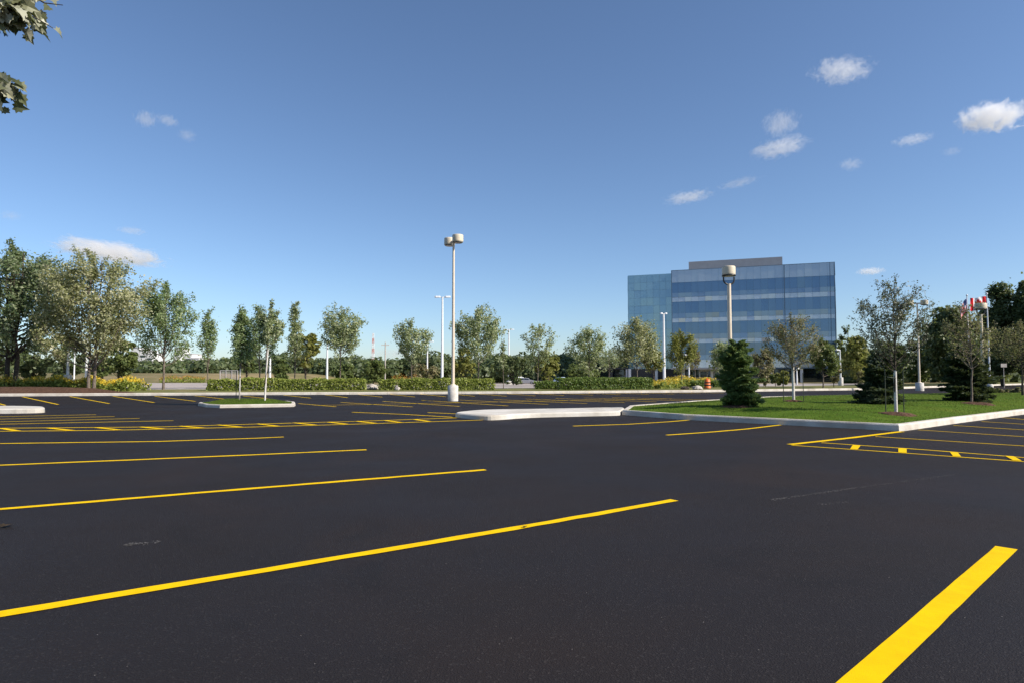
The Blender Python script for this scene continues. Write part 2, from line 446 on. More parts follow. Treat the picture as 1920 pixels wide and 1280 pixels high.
# the four long stall lines on the left
for pix in ([(0, 1151), (500, 1068), (960, 991), (1265, 937)], [(0, 954), (500, 913), (910, 880)],
            [(0, 871.5), (240, 861.8), (480, 851.8), (687, 842.4)], [(0, 830.8), (300, 826.8), (480, 820.8), (532, 818.4)]):
    strip('stall_line', [ext(pix[0], pix[1], .25)] + [G(*p) for p in pix], .098)
# near right line, wider
strip('stall_line', [ext((1611, 1280), (1887, 1026.5), .5), G(1611, 1280), G(1887, 1026.5)], .128, jit=.0012)
# fan of lines beyond the hatched aisle on the left
for pix in ([(0, 794.5), (325, 787.8)], [(0, 790), (262, 783.5)], [(0, 785), (215, 780)], [(0, 780.3), (180, 776.5)]):
    strip('stall_line', [ext(pix[0], pix[1], .3)] + [G(*p) for p in pix], .085)
# hatched aisle on the left
pix = [(0, 807.8), (200, 806), (480, 799.6), (685, 793.8), (911, 786.4)]
strip('aisle_edge_line', [ext(pix[0], pix[1], .4)] + [G(*p) for p in pix], .1)
pix = [(0, 802), (300, 799.6), (480, 794.2), (685, 788.6), (862, 782.3)]
strip('aisle_edge_line', [ext(pix[0], pix[1], .4)] + [G(*p) for p in pix], .1)
for a, b in [((-92, 802.9), (-62, 808)), ((2, 802.3), (34, 807.6)), ((90, 801.6), (135, 806.6)), ((180, 800.8), (225, 805.6)), ((262, 799.8), (308, 803.8)), ((336, 798.3), (382, 802)),
             ((408, 796), (452, 800.2)), ((482, 794), (521, 798.4)), ((551, 792), (592, 796.4)), ((614, 790.6), (650, 794.6)), ((668, 789), (704, 793)), ((722, 787.6), (752, 791.6)), ((777, 785.6), (806, 789.8))]:
    pstrip('aisle_hatch_line', [a, b], .125, .008)
# lines by the lawn island
pstrip('stall_line', [(1074, 798), (1180, 794.5), (1255, 789.8), (1300, 786)], .1)
pstrip('stall_line', [(1250, 815), (1330, 809.5), (1400, 803.5), (1464, 795.8)], .1)
pstrip('aisle_edge_line', [(1481, 833), (1600, 820), (1691, 808.6)], .13, .008)
strip('aisle_edge_line', [G(1484, 834), G(1700, 849), G(1920, 864.8), ext((1920, 864.8), (1700, 849), .8)], .06)
strip('aisle_edge_line', [G(1540, 829.2), G(1740, 843), G(1920, 857.2), ext((1920, 857.2), (1740, 843), .8)], .06)
for q in [((1599, 834), (1614, 834.6), (1608, 842.2), (1594, 841.4)), ((1684.5, 840.2), (1700, 840.8), (1700, 848.8), (1684.5, 848)),
          ((1781, 847), (1795.5, 847.6), (1802, 855.8), (1787, 854.8)), ((1884, 854.3), (1901, 855.3), (1916, 863.8), (1899.7, 862.8))]:
    m = MB(); m.add([(*G(*p), .0085) for p in q], [(3, 2, 1, 0)]); tag(m.build('aisle_hatch_bar', M['paint']), kind='structure')
for a, b in [((1641, 817.6), (1920, 835.4)), ((1722, 805.2), (1920, 818)), ((1788, 796.8), (1920, 805.2)), ((1840, 789.4), (1920, 794.6)), ((1879, 782), (1920, 785.5))]:
    strip('stall_line', [G(*a), G(*b), ext(b, a, 1.2)], .055)
# stalls along the far kerb
for a, b in [((-50, 743), (10, 759)), ((42, 743), (109, 757.5)), ((131, 742.5), (205, 755.8)), ((212, 742), (289, 753.8)), ((290, 742), (366, 751.5)), ((365, 741), (435, 748.8)), ((456, 741.4), (503, 746.6)),
             ((532, 740), (583, 745.5)), ((610, 739.4), (652, 744.7)), ((672, 738.8), (717, 743.6)), ((732, 738.4), (778, 743.4)), ((787, 738), (836, 742.9)), ((846, 737.8), (890, 742)), ((897, 737.6), (950, 742)),
             ((950, 737.3), (1004, 741.3)), ((1002, 737), (1058, 740.6)), ((1054, 736.6), (1112, 740)), ((1104, 736.3), (1164, 739.3)), ((1154, 735.8), (1216, 738.6)), ((1200, 735.4), (1264, 738)), ((1246, 735), (1312, 737.3)), ((1290, 734.5), (1356, 736.6))]:
    pstrip('far_stall_line', [a, b], .085)
# double row in the middle and its spine
for a, b in [((560, 755.7), (630, 761.7)), ((639, 753.5), (774, 762)), ((717, 751.4), (862, 761)), ((790, 749.4), (953, 760)), ((862, 749), (1028, 757.2)), ((925, 748), (1101, 755.7)), ((985, 747), (1171, 754)),
             ((1042, 746), (1231, 752.4)), ((1096, 745), (1286, 750.6)), ((1148, 744.2), (1336, 749))]:
    pstrip('far_stall_line', [a, b], .085)
pstrip('row_spine_line', [(600, 759.2), (847, 754.6), (1020, 751), (1260, 746.8)], .085, .008)
pstrip('far_stall_line', [(660, 772), (760, 776.2), (862, 782.2)], .1, .0055)
pstrip('far_stall_line', [(802, 772.6), (872, 775.6)], .1)
# pale scuff running across the asphalt and loose grit
srng = np.random.default_rng(11)
def flecks(name, centers, sizes, mat, z=.004):
    n = len(centers); a = srng.uniform(0, 6.28, n); c = np.asarray(centers)
    t = np.stack([np.cos(a), np.sin(a), 0 * a], 1) * np.asarray(sizes)[:, None]; b = np.stack([-np.sin(a), np.cos(a), 0 * a], 1) * (np.asarray(sizes) * srng.uniform(.3, .8, n))[:, None]
    c = np.concatenate([c[:, :2], np.full((n, 1), z)], 1)
    o = np_quads(name, np.stack([c - t, c - b, c + t, c + b], 1).reshape(-1, 3), mat); return o
M['scuff'] = surf('scuff_dust', (.11, .105, .1), (.19, .18, .175), 6, .9, .1)
cs, sz = [], []
for a, b, n in ((G(1447, 937), G(1600, 915), 260), (G(1600, 915), G(1790, 889), 170), (G(1535, 945), G(1590, 941), 30), (G(236, 1021), G(300, 1016), 60), (G(236, 1021), G(250, 1019), 60)):
    for _ in range(n):
        t = srng.uniform() ** 1.0; cs.append((a[0] + (b[0] - a[0]) * t + srng.normal(0, .012), a[1] + (b[1] - a[1]) * t + srng.normal(0, .02))); sz.append(srng.uniform(.003, .011))
o = flecks('scuff_mark', cs, sz, M['scuff']); tag(o, 'pale broken scuff scraped across the dark asphalt', 'scuff mark', kind='stuff')
cs = []; sz = []
for _ in range(420):
    y = 1.8 + 18 * srng.uniform() ** 1.6; cs.append((srng.uniform(-.9, .9) * y, y)); sz.append(srng.uniform(.0012, .0038))
o = flecks('grit', cs, sz, M['stone'], .005); tag(o, 'fine pale grit scattered over the asphalt', 'grit', kind='stuff')

M['dead_leaf'] = surf('dead_leaf', (.02, .014, .008), (.05, .035, .02), 30, .8, .2)
def fallen(px, py, s_, label):
    x, y = G(px, py); m = MB(); sh = [(0, -.5), (.1, -.16), (.42, -.3), (.3, -.05), (.6, .1), (.34, .16), (.4, .44), (.15, .3), (0, .7), (-.15, .3), (-.4, .44), (-.34, .16), (-.6, .1), (-.3, -.05), (-.42, -.3), (-.1, -.16)]
    vs = [(a * s_, b * s_, .012 + abs(a) * .25 * s_) for a, b in sh] + [(0, .05 * s_, .01)]; m.add(vs, [(i, (i + 1) % 16, 16) for i in range(16)])
    tag(m.build('fallen_leaf', M['dead_leaf'], None, (x, y, 0)), label, 'leaf', 'dead leaves on the asphalt')
fallen(984, 989, .045, 'dark dead leaf on the nearest long yellow line'); fallen(8, 988, .12, 'crumpled dark leaf at the left edge between two yellow lines')
# ------------------------------------------------------------------ vegetation
def unit(v): return v / np.maximum(1e-9, np.linalg.norm(v, axis=1, keepdims=True))
def leaves(c, outward, size, rng, aspect=.55, bias=.5, up=.25):
    n = len(c)
    nrm = unit(rng.normal(0, 1, (n, 3)) * (1 - bias) + unit(outward) * bias + np.array([0, 0, up]))
    t = unit(np.cross(nrm, rng.normal(0, 1, (n, 3)))); b = np.cross(nrm, t); s = size[:, None]
    fold = nrm * s * .25
    return np.stack([c - t * s, c + b * s * aspect + fold, c + t * s, c - b * s * aspect + fold], 1).reshape(-1, 3)
def bez(a, b, c, n):
    t = np.linspace(0, 1, n)[:, None]; return (1 - t) ** 2 * a + 2 * t * (1 - t) * b + t * t * c
def env(kind, u):
    u = min(1, max(0, u))
    if kind == 'oval': return (math.sin(math.pi * min(1, .06 + u * .94) ** .75)) ** .6
    if kind == 'vase': return .35 + .65 * math.sin(math.pi * (.05 + .8 * u)) ** .8 if u < .97 else .3
    if kind == 'spire': return max(.06, (1 - u) ** .9) * min(1, .45 + u * 3)
    if kind == 'round': return max(.05, math.sin(math.pi * (.04 + .93 * u))) ** .5
    if kind == 'spread': return (.45 + .55 * math.sin(math.pi * min(1, (.1 + .75 * u)))) * (1 if u < .85 else .75)
    return 1
def tree(name, px, Y, ytop, ybase, xl, xr, kind, leaf, label, seed, cat='tree', group=None, nl=2600, size=.1, limbs=16, tr=.06, bark='bark', zb=None,
         twig=.16, tight=.05, lean=0.0, wrap=None, stems=1, up=.55, hollow=.0):
    """a tapered trunk, limbs sweeping up to the crown's outline, twigs along them and leaves on the twigs"""
    rng = np.random.default_rng(seed)
    x = XY(px, Y); zg = terrain(x, Y) if zb is None else zb
    H = D(px, ytop, Y)[2] - zg; h0 = D(px, ybase, Y)[2] - zg; W = (xr - xl) / F * Y; off = ((xl + xr) / 2 - px) / F * Y
    root = empty(name, (x, Y, zg), 0, label, cat, group)
    tm = MB(); c = []; o_ = []; axis = lambda z: np.array([off * min(1, z / H) ** 1.3 + lean * (1 - z / H) * 0, 0, z])
    for st in range(stems):
        sx = (st - (stems - 1) / 2) * tr * 3.2
        zs = np.linspace(-.1, H * .93, 9)
        wob = rng.normal(0, .012 * H, (9, 2)) * np.linspace(0, 1, 9)[:, None]
        tp = [np.array([sx * (1 + z / H) + lean * (z / max(h0, .1) - 1 if z < h0 else 0), 0, 0]) + axis(max(0, z)) + np.array([wob[i, 0], wob[i, 1], min(z, 0)]) for i, z in enumerate(zs)]
        tm.tube(tp, [max(.006, tr * (1 - .9 * max(0, z) / H)) * (1.25 if i == 0 else 1) for i, z in enumerate(zs)], 8)
    az = rng.uniform(0, 6.28)
    for i in range(limbs):
        f = (i + .5) / limbs
        hs = h0 * .92 + (H * .8 - h0) * f ** 1.15
        az += 2.4 + rng.normal(0, .3)
        he = min(H * .99, hs + (H - hs) * rng.uniform(.25, .8) * up * 1.7)
        if rng.uniform() < .12: he = min(H * 1.0, he * 1.1)
        u = (he - h0) / (H - h0); r = W / 2 * env(kind, u) * rng.uniform(.62, 1.1)
        a = axis(hs) ; e = axis(he) + np.array([math.cos(az) * r, math.sin(az) * r, 0])
        m_ = axis(hs + (he - hs) * .3) + np.array([math.cos(az), math.sin(az), 0]) * r * .7
        P = bez(a, m_, e, 6); r0 = tr * (1 - .8 * hs / H) * .55
        tm.tube(P, [max(.004, r0 * (1 - .88 * k / 5)) for k in range(6)], 5, False)
        nt = 7
        for k in range(nt):
            t = .3 + .7 * (k + rng.uniform()) / nt; p0 = bez(a, m_, e, 50)[min(49, int(t * 49))]
            d = np.array([math.cos(az), math.sin(az), 0]) * .5 + np.array([0, 0, .55]) + rng.normal(0, .55, 3); d /= np.linalg.norm(d)
            Lt = W * twig * rng.uniform(.6, 1.3) * (1.2 - .5 * t); p1 = p0 + d * Lt
            if rng.uniform() < .7: tm.tube([p0, (p0 + p1) / 2 + rng.normal(0, .02, 3), p1], [.35 * r0 * .4 + .004, .005, .003], 4, False)
            m = max(3, int(nl / (limbs * nt) * rng.uniform(.45, 1.55)))
            tt = rng.uniform(.0, 1.1, m)[:, None]
            q = p0 + (p1 - p0) * tt + rng.normal(0, W * tight, (m, 3))
            c.append(q); o_.append(q - axis((p0[2])) * np.array([1, 1, 0]) - np.array([0, 0, h0 + (H - h0) * .45]))
    # leading shoots at the top
    for k in range(4):
        p0 = axis(H * rng.uniform(.78, .9)); p1 = axis(H * rng.uniform(.94, 1.01)) + np.array([rng.normal(0, W * .09), rng.normal(0, W * .09), 0]); m = int(nl * .012) + 4
        tm.tube([p0, (p0 + p1) / 2, p1], [.012, .008, .004], 4, False)
        q = p0 + (p1 - p0) * rng.uniform(0, 1.05, m)[:, None] + rng.normal(0, W * tight * .6, (m, 3)); c.append(q); o_.append(q - axis(H * .7))
    c = np.concatenate(c); o_ = np.concatenate(o_)
    sz = size * rng.uniform(.65, 1.3, len(c))
    tm.build('trunk', M[bark], root)
    np_quads('crown', leaves(c, o_, sz, rng, .6), M[leaf], root)
    if wrap:
        w = MB(); zz = np.linspace(0, wrap, 6); w.tube([(off * (z / H) ** 1.3 + lean * (z / max(h0, .1) - 1), 0, z) for z in zz], [tr * 1.18 * (1 - .25 * z / H) for z in zz], 10); w.build('trunk_wrap', M['wrap'], root)
    return root
def bushy(name, px, Y, ytop, xl, xr, leaf, label, seed, cat='tree', group=None, nl=3000, size=.14, clumps=26, yb=None, kind='round', bark='bark_dark', tr=.08, zb=None, spread=.2):
    """a dense crown: leaf clumps of uneven size over the crown's surface and inside it, on limbs from a short trunk"""
    rng = np.random.default_rng(seed)
    x = XY((xl + xr) / 2, Y); zg = terrain(x, Y) if zb is None else zb
    H = D(px, ytop, Y)[2] - zg; W = (xr - xl) / F * Y
    h0 = (D(px, yb, Y)[2] - zg) if yb else .12 * H
    root = empty(name, (x, Y, zg), 0, label, cat, group); tm = MB()
    tm.tube([(0, 0, -.1), (rng.normal(0, .02) * H, 0, H * .3), (0, 0, H * .6), (0, 0, H * .85)], [tr * 1.2, tr, tr * .6, tr * .2], 7)
    c = []; o_ = []
    wts = rng.uniform(.35, 1.6, clumps); wts /= wts.sum()
    for i in range(clumps):
        u = rng.uniform(.03, .97); hh = h0 + (H - h0) * u; a = rng.uniform(0, 6.28)
        rc = W * spread * rng.uniform(.6, 1.25) * .5
        r = max(0, W / 2 * env(kind, u) - rc * .75) * math.sqrt(rng.uniform(.25, 1))
        p = np.array([math.cos(a) * r, math.sin(a) * r, min(hh, H - rc * .7)])
        tm.tube([(0, 0, max(.1, p[2] * .5)), (p[0] * .5, p[1] * .5, p[2] * .78), tuple(p)], [tr * .35, tr * .22, .008], 4, False)
        m = max(8, int(nl * wts[i])); q = unit(rng.normal(0, 1, (m, 3))) * (rng.uniform(.25, 1, (m, 1)) ** .45) * rc * np.array([1.1, 1.1, .85]) * rng.uniform(.9, 1.2)
        c.append(p + q); o_.append(q + (p - np.array([0, 0, h0 + (H - h0) * .4])) * .25)
    m = int(nl * .12); c.append(rng.normal(0, 1, (m, 3)) * np.array([W * .17, W * .17, (H - h0) * .17]) + np.array([0, 0, (H + h0) / 2])); o_.append(rng.normal(0, 1, (m, 3)))
    c = np.concatenate(c); o_ = np.concatenate(o_); c[:, 2] = np.maximum(c[:, 2], .05)
    tm.build('trunk', M[bark], root)
    np_quads('crown', leaves(c, o_, size * rng.uniform(.6, 1.35, len(c)), rng, .62, .55), M[leaf], root)
    return root
def spruce(px, Y, ytop, xl, xr, label, seed, zb, mat='needle', nb=150, droop=.22, nseg=34, skirt=.0, needle=.085, group='spruces on the lawn'):
    rng = np.random.default_rng(seed); x = XY((xl + xr) / 2, Y)
    H = D(px, ytop, Y)[2] - zb; W = (xr - xl) / F * Y * .86
    root = empty('spruce_tree', (x, Y, zb), 0, label, 'tree', group); tm = MB()
    tm.tube([(0, 0, -.05), (0, 0, H * .5), (.0, 0, H * .97)], [.06, .035, .006], 8)
    quads = []
    for i in range(nb):
        f = (i + .5) / nb; h = H * (.06 + .9 * f ** 1.15); a = i * 2.39996 + rng.normal(0, .2)
        u = h / H; lump = 1 + 1.0 * mnoise.noise(Vector((math.cos(a) * 1.4 + seed, math.sin(a) * 1.4, u * 3.2))); r = W / 2 * (1.06 - u) ** .45 * rng.uniform(.62, 1.18) * min(1, .72 + u * 1.6) * lump * 1.08
        if u > .85: r *= .8
        d = np.array([math.cos(a), math.sin(a), 0]); tip = np.array([0, 0, h]) + d * r + np.array([0, 0, r * rng.uniform(.0, .45) * (u * 1.2) - r * droop * (1 - u)])
        mid = np.array([0, 0, h - .02]) + d * r * .55 + np.array([0, 0, -.04 * (1 - u)])
        P = bez(np.array([0, 0, h]), mid, tip, 8); tm.tube(P[::2], [.014, .01, .007, .004], 4, False)
        # side sprays
        side = np.cross(d, [0, 0, 1]); n = max(10, int(nseg * (.5 + r / (W / 2)) * 4))
        t = rng.uniform(.18, 1.04, n); base = bez(np.array([0, 0, h]), mid, tip, 60)[np.minimum(59, (t * 57).astype(int))]
        sl = (1.08 - t) * r * .55 * rng.uniform(0, 1, n) ** .8; sg = rng.choice([-1, 1], n)
        pc = base + side * (sl * sg)[:, None] + d * (sl * .55)[:, None] + rng.normal(0, .018, (n, 3)) - np.array([0, 0, 1]) * (sl * .22)[:, None]
        ax = unit(side * (sg * rng.uniform(.2, 1, n))[:, None] + d * .8 + rng.normal(0, .35, (n, 3)) + np.array([0, 0, .18]))
        nn = unit(np.cross(ax, rng.normal(0, 1, (n, 3)))); L_ = needle * rng.uniform(.6, 1.3, n)[:, None]; w = L_ * .2
        quads.append(np.stack([pc - ax * L_ * .5, pc + nn * w, pc + ax * L_ * .7, pc - nn * w], 1).reshape(-1, 3))
    tm.build('trunk', M['bark_dark'], root)
    np_quads('crown', np.concatenate(quads), M[mat], root)
    return root
def hedge(label, path, w, h, leaf, seed, density=1150, size=.07, group='hedges along the verge', name='hedge', rough=.12):
    rng = np.random.default_rng(seed); P = [Vector((p[0], p[1], 0)) for p in path]; ctr = sum(P, Vector()) / len(P)
    z0 = terrain(ctr.x, ctr.y); c = []; o_ = []
    for a, b in zip(P, P[1:]):
        L_ = (b - a).length; d = (b - a).normalized(); s = Vector((-d.y, d.x, 0)); n = int(density * L_)
        for _ in range(n):
            t = rng.uniform(0, L_); lump = 1 + rough * mnoise.noise(Vector((t * 1.1 + seed * 7, a.x, 0))) * 2; hh = h * lump
            k = rng.uniform()
            if k < .45: off, z, nv = -w / 2 * (1 - .25 * rng.uniform() ** 2) * lump, hh * rng.uniform(0, 1), (-s.x, -s.y, .4)
            elif k < .8: off, z, nv = rng.uniform(-w / 2, w / 2), hh * (1 - .12 * rng.uniform() ** 2), (0, 0, 1)
            else: off, z, nv = rng.uniform(-w / 2, w / 2), hh * rng.uniform(0, 1), (s.x, s.y, .3)
            edge = max(0, z / hh - .75) * 4; off *= (1 - .3 * edge * edge)
            p = a + d * t + s * off + Vector((rng.normal(0, .04), rng.normal(0, .04), rng.normal(0, .05)))
            c.append((p.x - ctr.x, p.y - ctr.y, max(.02, z + rng.normal(0, .03)))); o_.append(nv)
    c = np.array(c); o_ = np.array(o_, float)
    return tag(np_quads(name, leaves(c, o_, size * rng.uniform(.6, 1.4, len(c)), rng, .62, .45), M[leaf], None, (ctr.x, ctr.y, z0)), label, 'hedge', group)

VG = 'young trees along the verge'
# far-left mature trees
y0 = 43.0
tree('ash_tree', 22, 43, 455, 672, -90, 126, 'spread', 'leaf_ash', 'tall dense dark green tree with twin trunks on the brown mulch bed', 1, nl=21000, size=.1, limbs=48, tr=.16, bark='bark_dark', zb=bed_z(XY(22, 43), 43), stems=2, tight=.03, twig=.11, group='mature trees on the mulch bed')
tree('locust_tree', 172, 41.5, 472, 694, 78, 268, 'spread', 'leaf_olive', 'wide pale olive airy tree with twin trunks above the yellow flowers', 2, nl=23000, size=.08, limbs=54, tr=.1, bark='bark', zb=bed_z(XY(172, 41.5), 41.5), stems=2, tight=.03, twig=.11, group='mature trees on the mulch bed')
T = [
 # px, Y, ytop, ybase, xl, xr, kind, leaf, seed, nl, size, limbs, tr, label
 (307, 46, 524, 684, 258, 362, 'oval', 'leaf_maple', 3, 5600, .095, 28, .085, 'full oval green tree, largest in the row, between flower bed and slender tree'),
 (390, 49, 575, 690, 358, 418, 'spire', 'leaf_maple', 4, 1500, .095, 18, .045, 'slender pointed young green tree left of the small grass island'),
 (487, 50, 570, 690, 452, 516, 'oval', 'leaf_maple', 5, 2300, .1, 20, .06, 'brown-trunked tree on the verge behind the small grass island'),
 (553, 49, 564, 690, 527, 576, 'spire', 'leaf_grey', 6, 1700, .1, 18, .055, 'tall narrow loose pale green tree right of the small grass island'),
 (638, 49, 578, 672, 601, 676, 'vase', 'leaf_grey', 7, 3600, .1, 26, .055, 'round compact lollipop-shaped young tree on a bare straight trunk'),
 (773, 49, 597, 688, 737, 801, 'vase', 'leaf_grey', 8, 2300, .1, 22, .05, 'vase-shaped pale young tree left of the twin-armed white lamp pole'),
 (897, 49, 576, 682, 853, 937, 'vase', 'leaf_grey', 9, 3700, .105, 24, .055, 'broad full young tree just right of the tall double-drum lamp'),
 (1008, 49, 604, 700, 984, 1040, 'vase', 'leaf_grey', 10, 1000, .105, 16, .045, 'thin gappy young tree in front of the parked silver car'),
 (1104, 50, 610, 700, 1070, 1140, 'vase', 'leaf_grey', 11, 2100, .105, 20, .05, 'pale young tree growing behind the clipped hedge, left of the office'),
 (1194, 51, 597, 694, 1150, 1238, 'oval', 'leaf_olive', 12, 3200, .105, 24, .055, 'olive young tree before the left corner of the glass office'),
 (1278, 54, 618, 700, 1248, 1308, 'oval', 'leaf_yellow', 14, 2400, .11, 20, .05, 'yellow-green young tree in front of the office, right of the white lamp pole'),
 (944, 48, 634, 700, 929, 957, 'spire', 'leaf_grey', 15, 260, .09, 9, .03, 'spindly sapling with hardly any leaves beside the distant white lamp'),
 (1226, 60, 656, 700, 1205, 1245, 'oval', 'leaf_yellow', 16, 1000, .12, 14, .045, 'small bronze-green tree over yellow flowers left of the white lamp pole'),
 (1142, 72, 650, 694, 1122, 1166, 'vase', 'leaf_grey', 17, 700, .13, 13, .04, 'small round-topped tree in front of the low dark wing of the office'),
 (1543, 52, 638, 705, 1514, 1572, 'oval', 'leaf_bush', 18, 2600, .12, 20, .06, 'dense green tree before the right end of the glass office'),
 (1358, 60, 642, 706, 1328, 1392, 'oval', 'leaf_grey', 19, 1700, .13, 16, .05, 'pale tree whose crown shows above and left of the front spruce'),
 (1432, 62, 654, 712, 1408, 1458, 'oval', 'leaf_brown', 20, 1400, .13, 14, .05, 'bronze-leaved tree right behind the front spruce'),
 (1303, 75, 650, 696, 1290, 1322, 'spire', 'leaf_brown', 21, 500, .13, 10, .04, 'thin brownish sapling in front of the office entrance'),
]
for (px, Y, yt, yb, xl, xr, kd, lf, sd, nl, sz, lb, tr, lab) in T:
    tree('young_tree', px, Y, yt, yb, xl - 2, xr + 2, kd, lf, lab, sd, group=VG, nl=int(nl * 1.75), size=sz * .8, tight=.042, limbs=lb + 4, tr=tr)
# trees on the small grass island
iz = .2
a = G(447, 752); b = G(497, 754)
tree('young_tree', 450, 25.5, 574, 690, 418, 486, 'spire', 'leaf_maple', 'loose young tree with white-wrapped trunk beside a stake on the small grass island', 31, nl=3800, size=.046, limbs=20, tr=.022, zb=iz, wrap=1.25, group='trees on the small grass island', bark='bark', twig=.17)
tree('young_tree', 497.5, 25.2, 562, 652, 482, 532, 'oval', 'leaf_grey', 'young tree with a pale slim trunk near the right end of the small grass island', 32, nl=3400, size=.045, limbs=18, tr=.03, zb=iz, wrap=2.0, group='trees on the small grass island', bark='bark')
def stake(px, Y, ytop, zb, label, tilt=0.0):
    x = XY(px, Y); h = D(px, ytop, Y)[2] - zb
    root = MB().tube([(0, 0, -.1), (tilt, 0, h)], [.015, .013], 6).build('tree_stake', M['stake'], None, (x, Y, zb)); tag(root, label, 'stake', 'tree stakes'); return root
stake(443.5, 25.8, 694, iz, 'dark stake beside the white-wrapped trunk on the small grass island')

# trees standing on the big lawn
def gl(px, py): x, y = G(px, py, .22); return x, y, lawn_z(x, y)
x, y, z = gl(1487, 753)
tree('staked_tree', 1487, y, 588, 694, 1436, 1536, 'spread', 'leaf_brown', 'young staked tree with bronze-green airy crown and white trunk, in front of the office', 41, nl=4500, size=.034, limbs=36, tr=.042, zb=z, wrap=1.25, group='staked trees on the lawn', twig=.15, tight=.035, bark='bark')
stake(1468, y, 694, z, 'dark stake left of the white trunk before the office', .02); stake(1506, y, 698, z, 'dark stake right of the white trunk before the office', -.02)
x, y, z = gl(1678, 772)
tree('staked_tree', 1678, y, 520, 694, 1616, 1742, 'spread', 'leaf_dusk', 'largest staked tree on the lawn, grey-green sparse crown before the twin-drum lamp', 42, nl=5600, size=.029, limbs=44, tr=.036, zb=z, wrap=1.15, group='staked trees on the lawn', twig=.15, tight=.03, bark='bark_dark', up=.62)
stake(1659, y - .1, 690, z, 'tall dark stake tied left of the largest staked tree', -.0); stake(1693, y + .2, 686, z, 'thin dark stake right of the largest staked tree')
tie = MB().tube([(XY(1659, y), y - .1, D(0, 706, y)[2]), (XY(1678, y), y - .03, D(0, 708, y)[2])], [.012, .012], 5); 
tag(tie.build('tree_tie', M['stake']), 'dark strap tying the largest staked tree to its stake', 'strap')
x, y, z = gl(1828, 755)
tree('staked_tree', 1826, y, 566, 690, 1776, 1856, 'spread', 'leaf_brown', 'leaning thin tree with brown sparse crown in front of the flags', 43, nl=1500, size=.042, limbs=30, tr=.038, zb=z, group='staked trees on the lawn', twig=.15, tight=.035, lean=.12, bark='bark')
x, y = G(1910, 742, .2)
tree('staked_tree', 1916, y, 600, 690, 1862, 1975, 'spread', 'leaf_brown', 'brown twiggy tree at the right edge of the lawn beyond the flagpoles', 44, nl=5200, size=.038, limbs=34, tr=.05, zb=.22, group='staked trees on the lawn', twig=.15, tight=.035, bark='bark_dark')
x, y, z = gl(1385, 763); spruce(1381, y, 638, 1343, 1424, 'bushy green spruce on the lawn before the drum lamp', 51, z, 'needle_light', 150, nseg=48, needle=.11)
x, y, z = gl(1652, 757); spruce(1650, y, 655, 1600, 1702, 'dark broad spruce behind the largest staked tree', 52, z, 'needle', 190, nseg=42, needle=.1)
x, y, z = gl(1815, 752); spruce(1812, y, 645, 1766, 1862, 'dark spruce near the flagpoles behind the leaning tree', 53, z, 'needle', 190, nseg=42, needle=.1)
# mulch rings
for px, py, r, lab in ((1678, 773, .5, 'largest staked tree'), (1828, 756, .55, 'leaning thin tree'), (1487, 753.5, .4, 'white-trunked tree before the office'), (1385, 764, .6, 'front spruce')):
    x, y, z = gl(px, py); m = MB(); rr = random.Random(px); vs = [(0, 0, .05)]
    for k in range(1, 5):
        for j in range(22):
            a = j * 6.2832 / 22; q = r * k / 4 * (1 + rr.uniform(-.1, .1)); vs.append((q * math.cos(a), q * math.sin(a), .06 * (1 - (k / 4) ** 2) + rr.uniform(-.008, .012) - (.05 if k == 4 else 0)))
    fs = [(0, 1 + j, 1 + (j + 1) % 22) for j in range(22)] + [(1 + (k - 1) * 22 + j, 1 + k * 22 + j, 1 + k * 22 + (j + 1) % 22, 1 + (k - 1) * 22 + (j + 1) % 22) for k in range(1, 4) for j in range(22)]
    m.add(vs, fs, 0, False); o = m.build('mulch', M['mulch'], None, (x, y, z)); tag(o, 'ring of brown mulch under the ' + lab, 'mulch', kind='stuff')

# bushy trees behind the verge (each its own crown and trunk)
BG = 'bushy trees behind the verge'
B = [
 # px, Y, ytop, xl, xr, leaf, seed, nl, size, yb, label
 (572, 62, 624, 545, 602, 'leaf_yellow', 61, 2600, .15, 690, 'yellow-green rounded tree right behind the tall narrow tree'),
 (868, 66, 652, 843, 892, 'leaf_yellow', 62, 2200, .16, None, 'yellow-green bush tree directly right of the tall double-drum lamp'),
 (1030, 66, 656, 1000, 1054, 'leaf_yellow', 63, 2400, .16, None, 'round yellow-green tree beyond the thin gappy young tree'),
 (470, 64, 640, 440, 486, 'leaf_bush', 64, 2200, .16, 695, 'low green tree behind the white-wrapped trunk'),
 (230, 52, 640, 186, 262, 'leaf_bush', 65, 2600, .14, 700, 'green tree beneath the right side of the olive tree'),
 (120, 62, 628, 78, 160, 'leaf_dark', 66, 3600, .16, None, 'dark green shrub tree behind the flower bed, left of the twin trunks'),
 (65, 64, 640, 30, 96, 'leaf_dark', 67, 3000, .16, None, 'dark shrub tree showing between the two big trees on the left'),
 (-10, 60, 640, -60, 34, 'leaf_dark', 68, 2600, .16, None, 'dark shrub tree cut by the left edge of the view'),
 (200, 74, 650, 170, 214, 'leaf_bush', 69, 1600, .18, None, 'mid green shrub tree behind the twin trunks of the olive tree'),
 (1090, 110, 680, 1055, 1130, 'leaf_bush', 70, 1800, .25, None, 'green bush tree left of the low dark wing'),
 (960, 120, 668, 925, 1000, 'leaf_dark', 71, 2200, .28, None, 'dark rounded tree behind the distant white lamp'),
 (700, 80, 676, 672, 728, 'leaf_bush', 72, 1600, .2, None, 'rounded green tree near the red and white mast'),
 (790, 95, 680, 762, 824, 'leaf_brown', 73, 1200, .22, None, 'reddish brown shrub tree left of the twin-armed lamp'),
 (645, 95, 682, 622, 672, 'leaf_bush', 74, 1500, .22, None, 'low green tree behind the round lollipop tree'),
 (525, 80, 672, 505, 548, 'leaf_bush', 75, 1500, .2, None, 'small rounded green tree between the island trees and the narrow tree'),
]
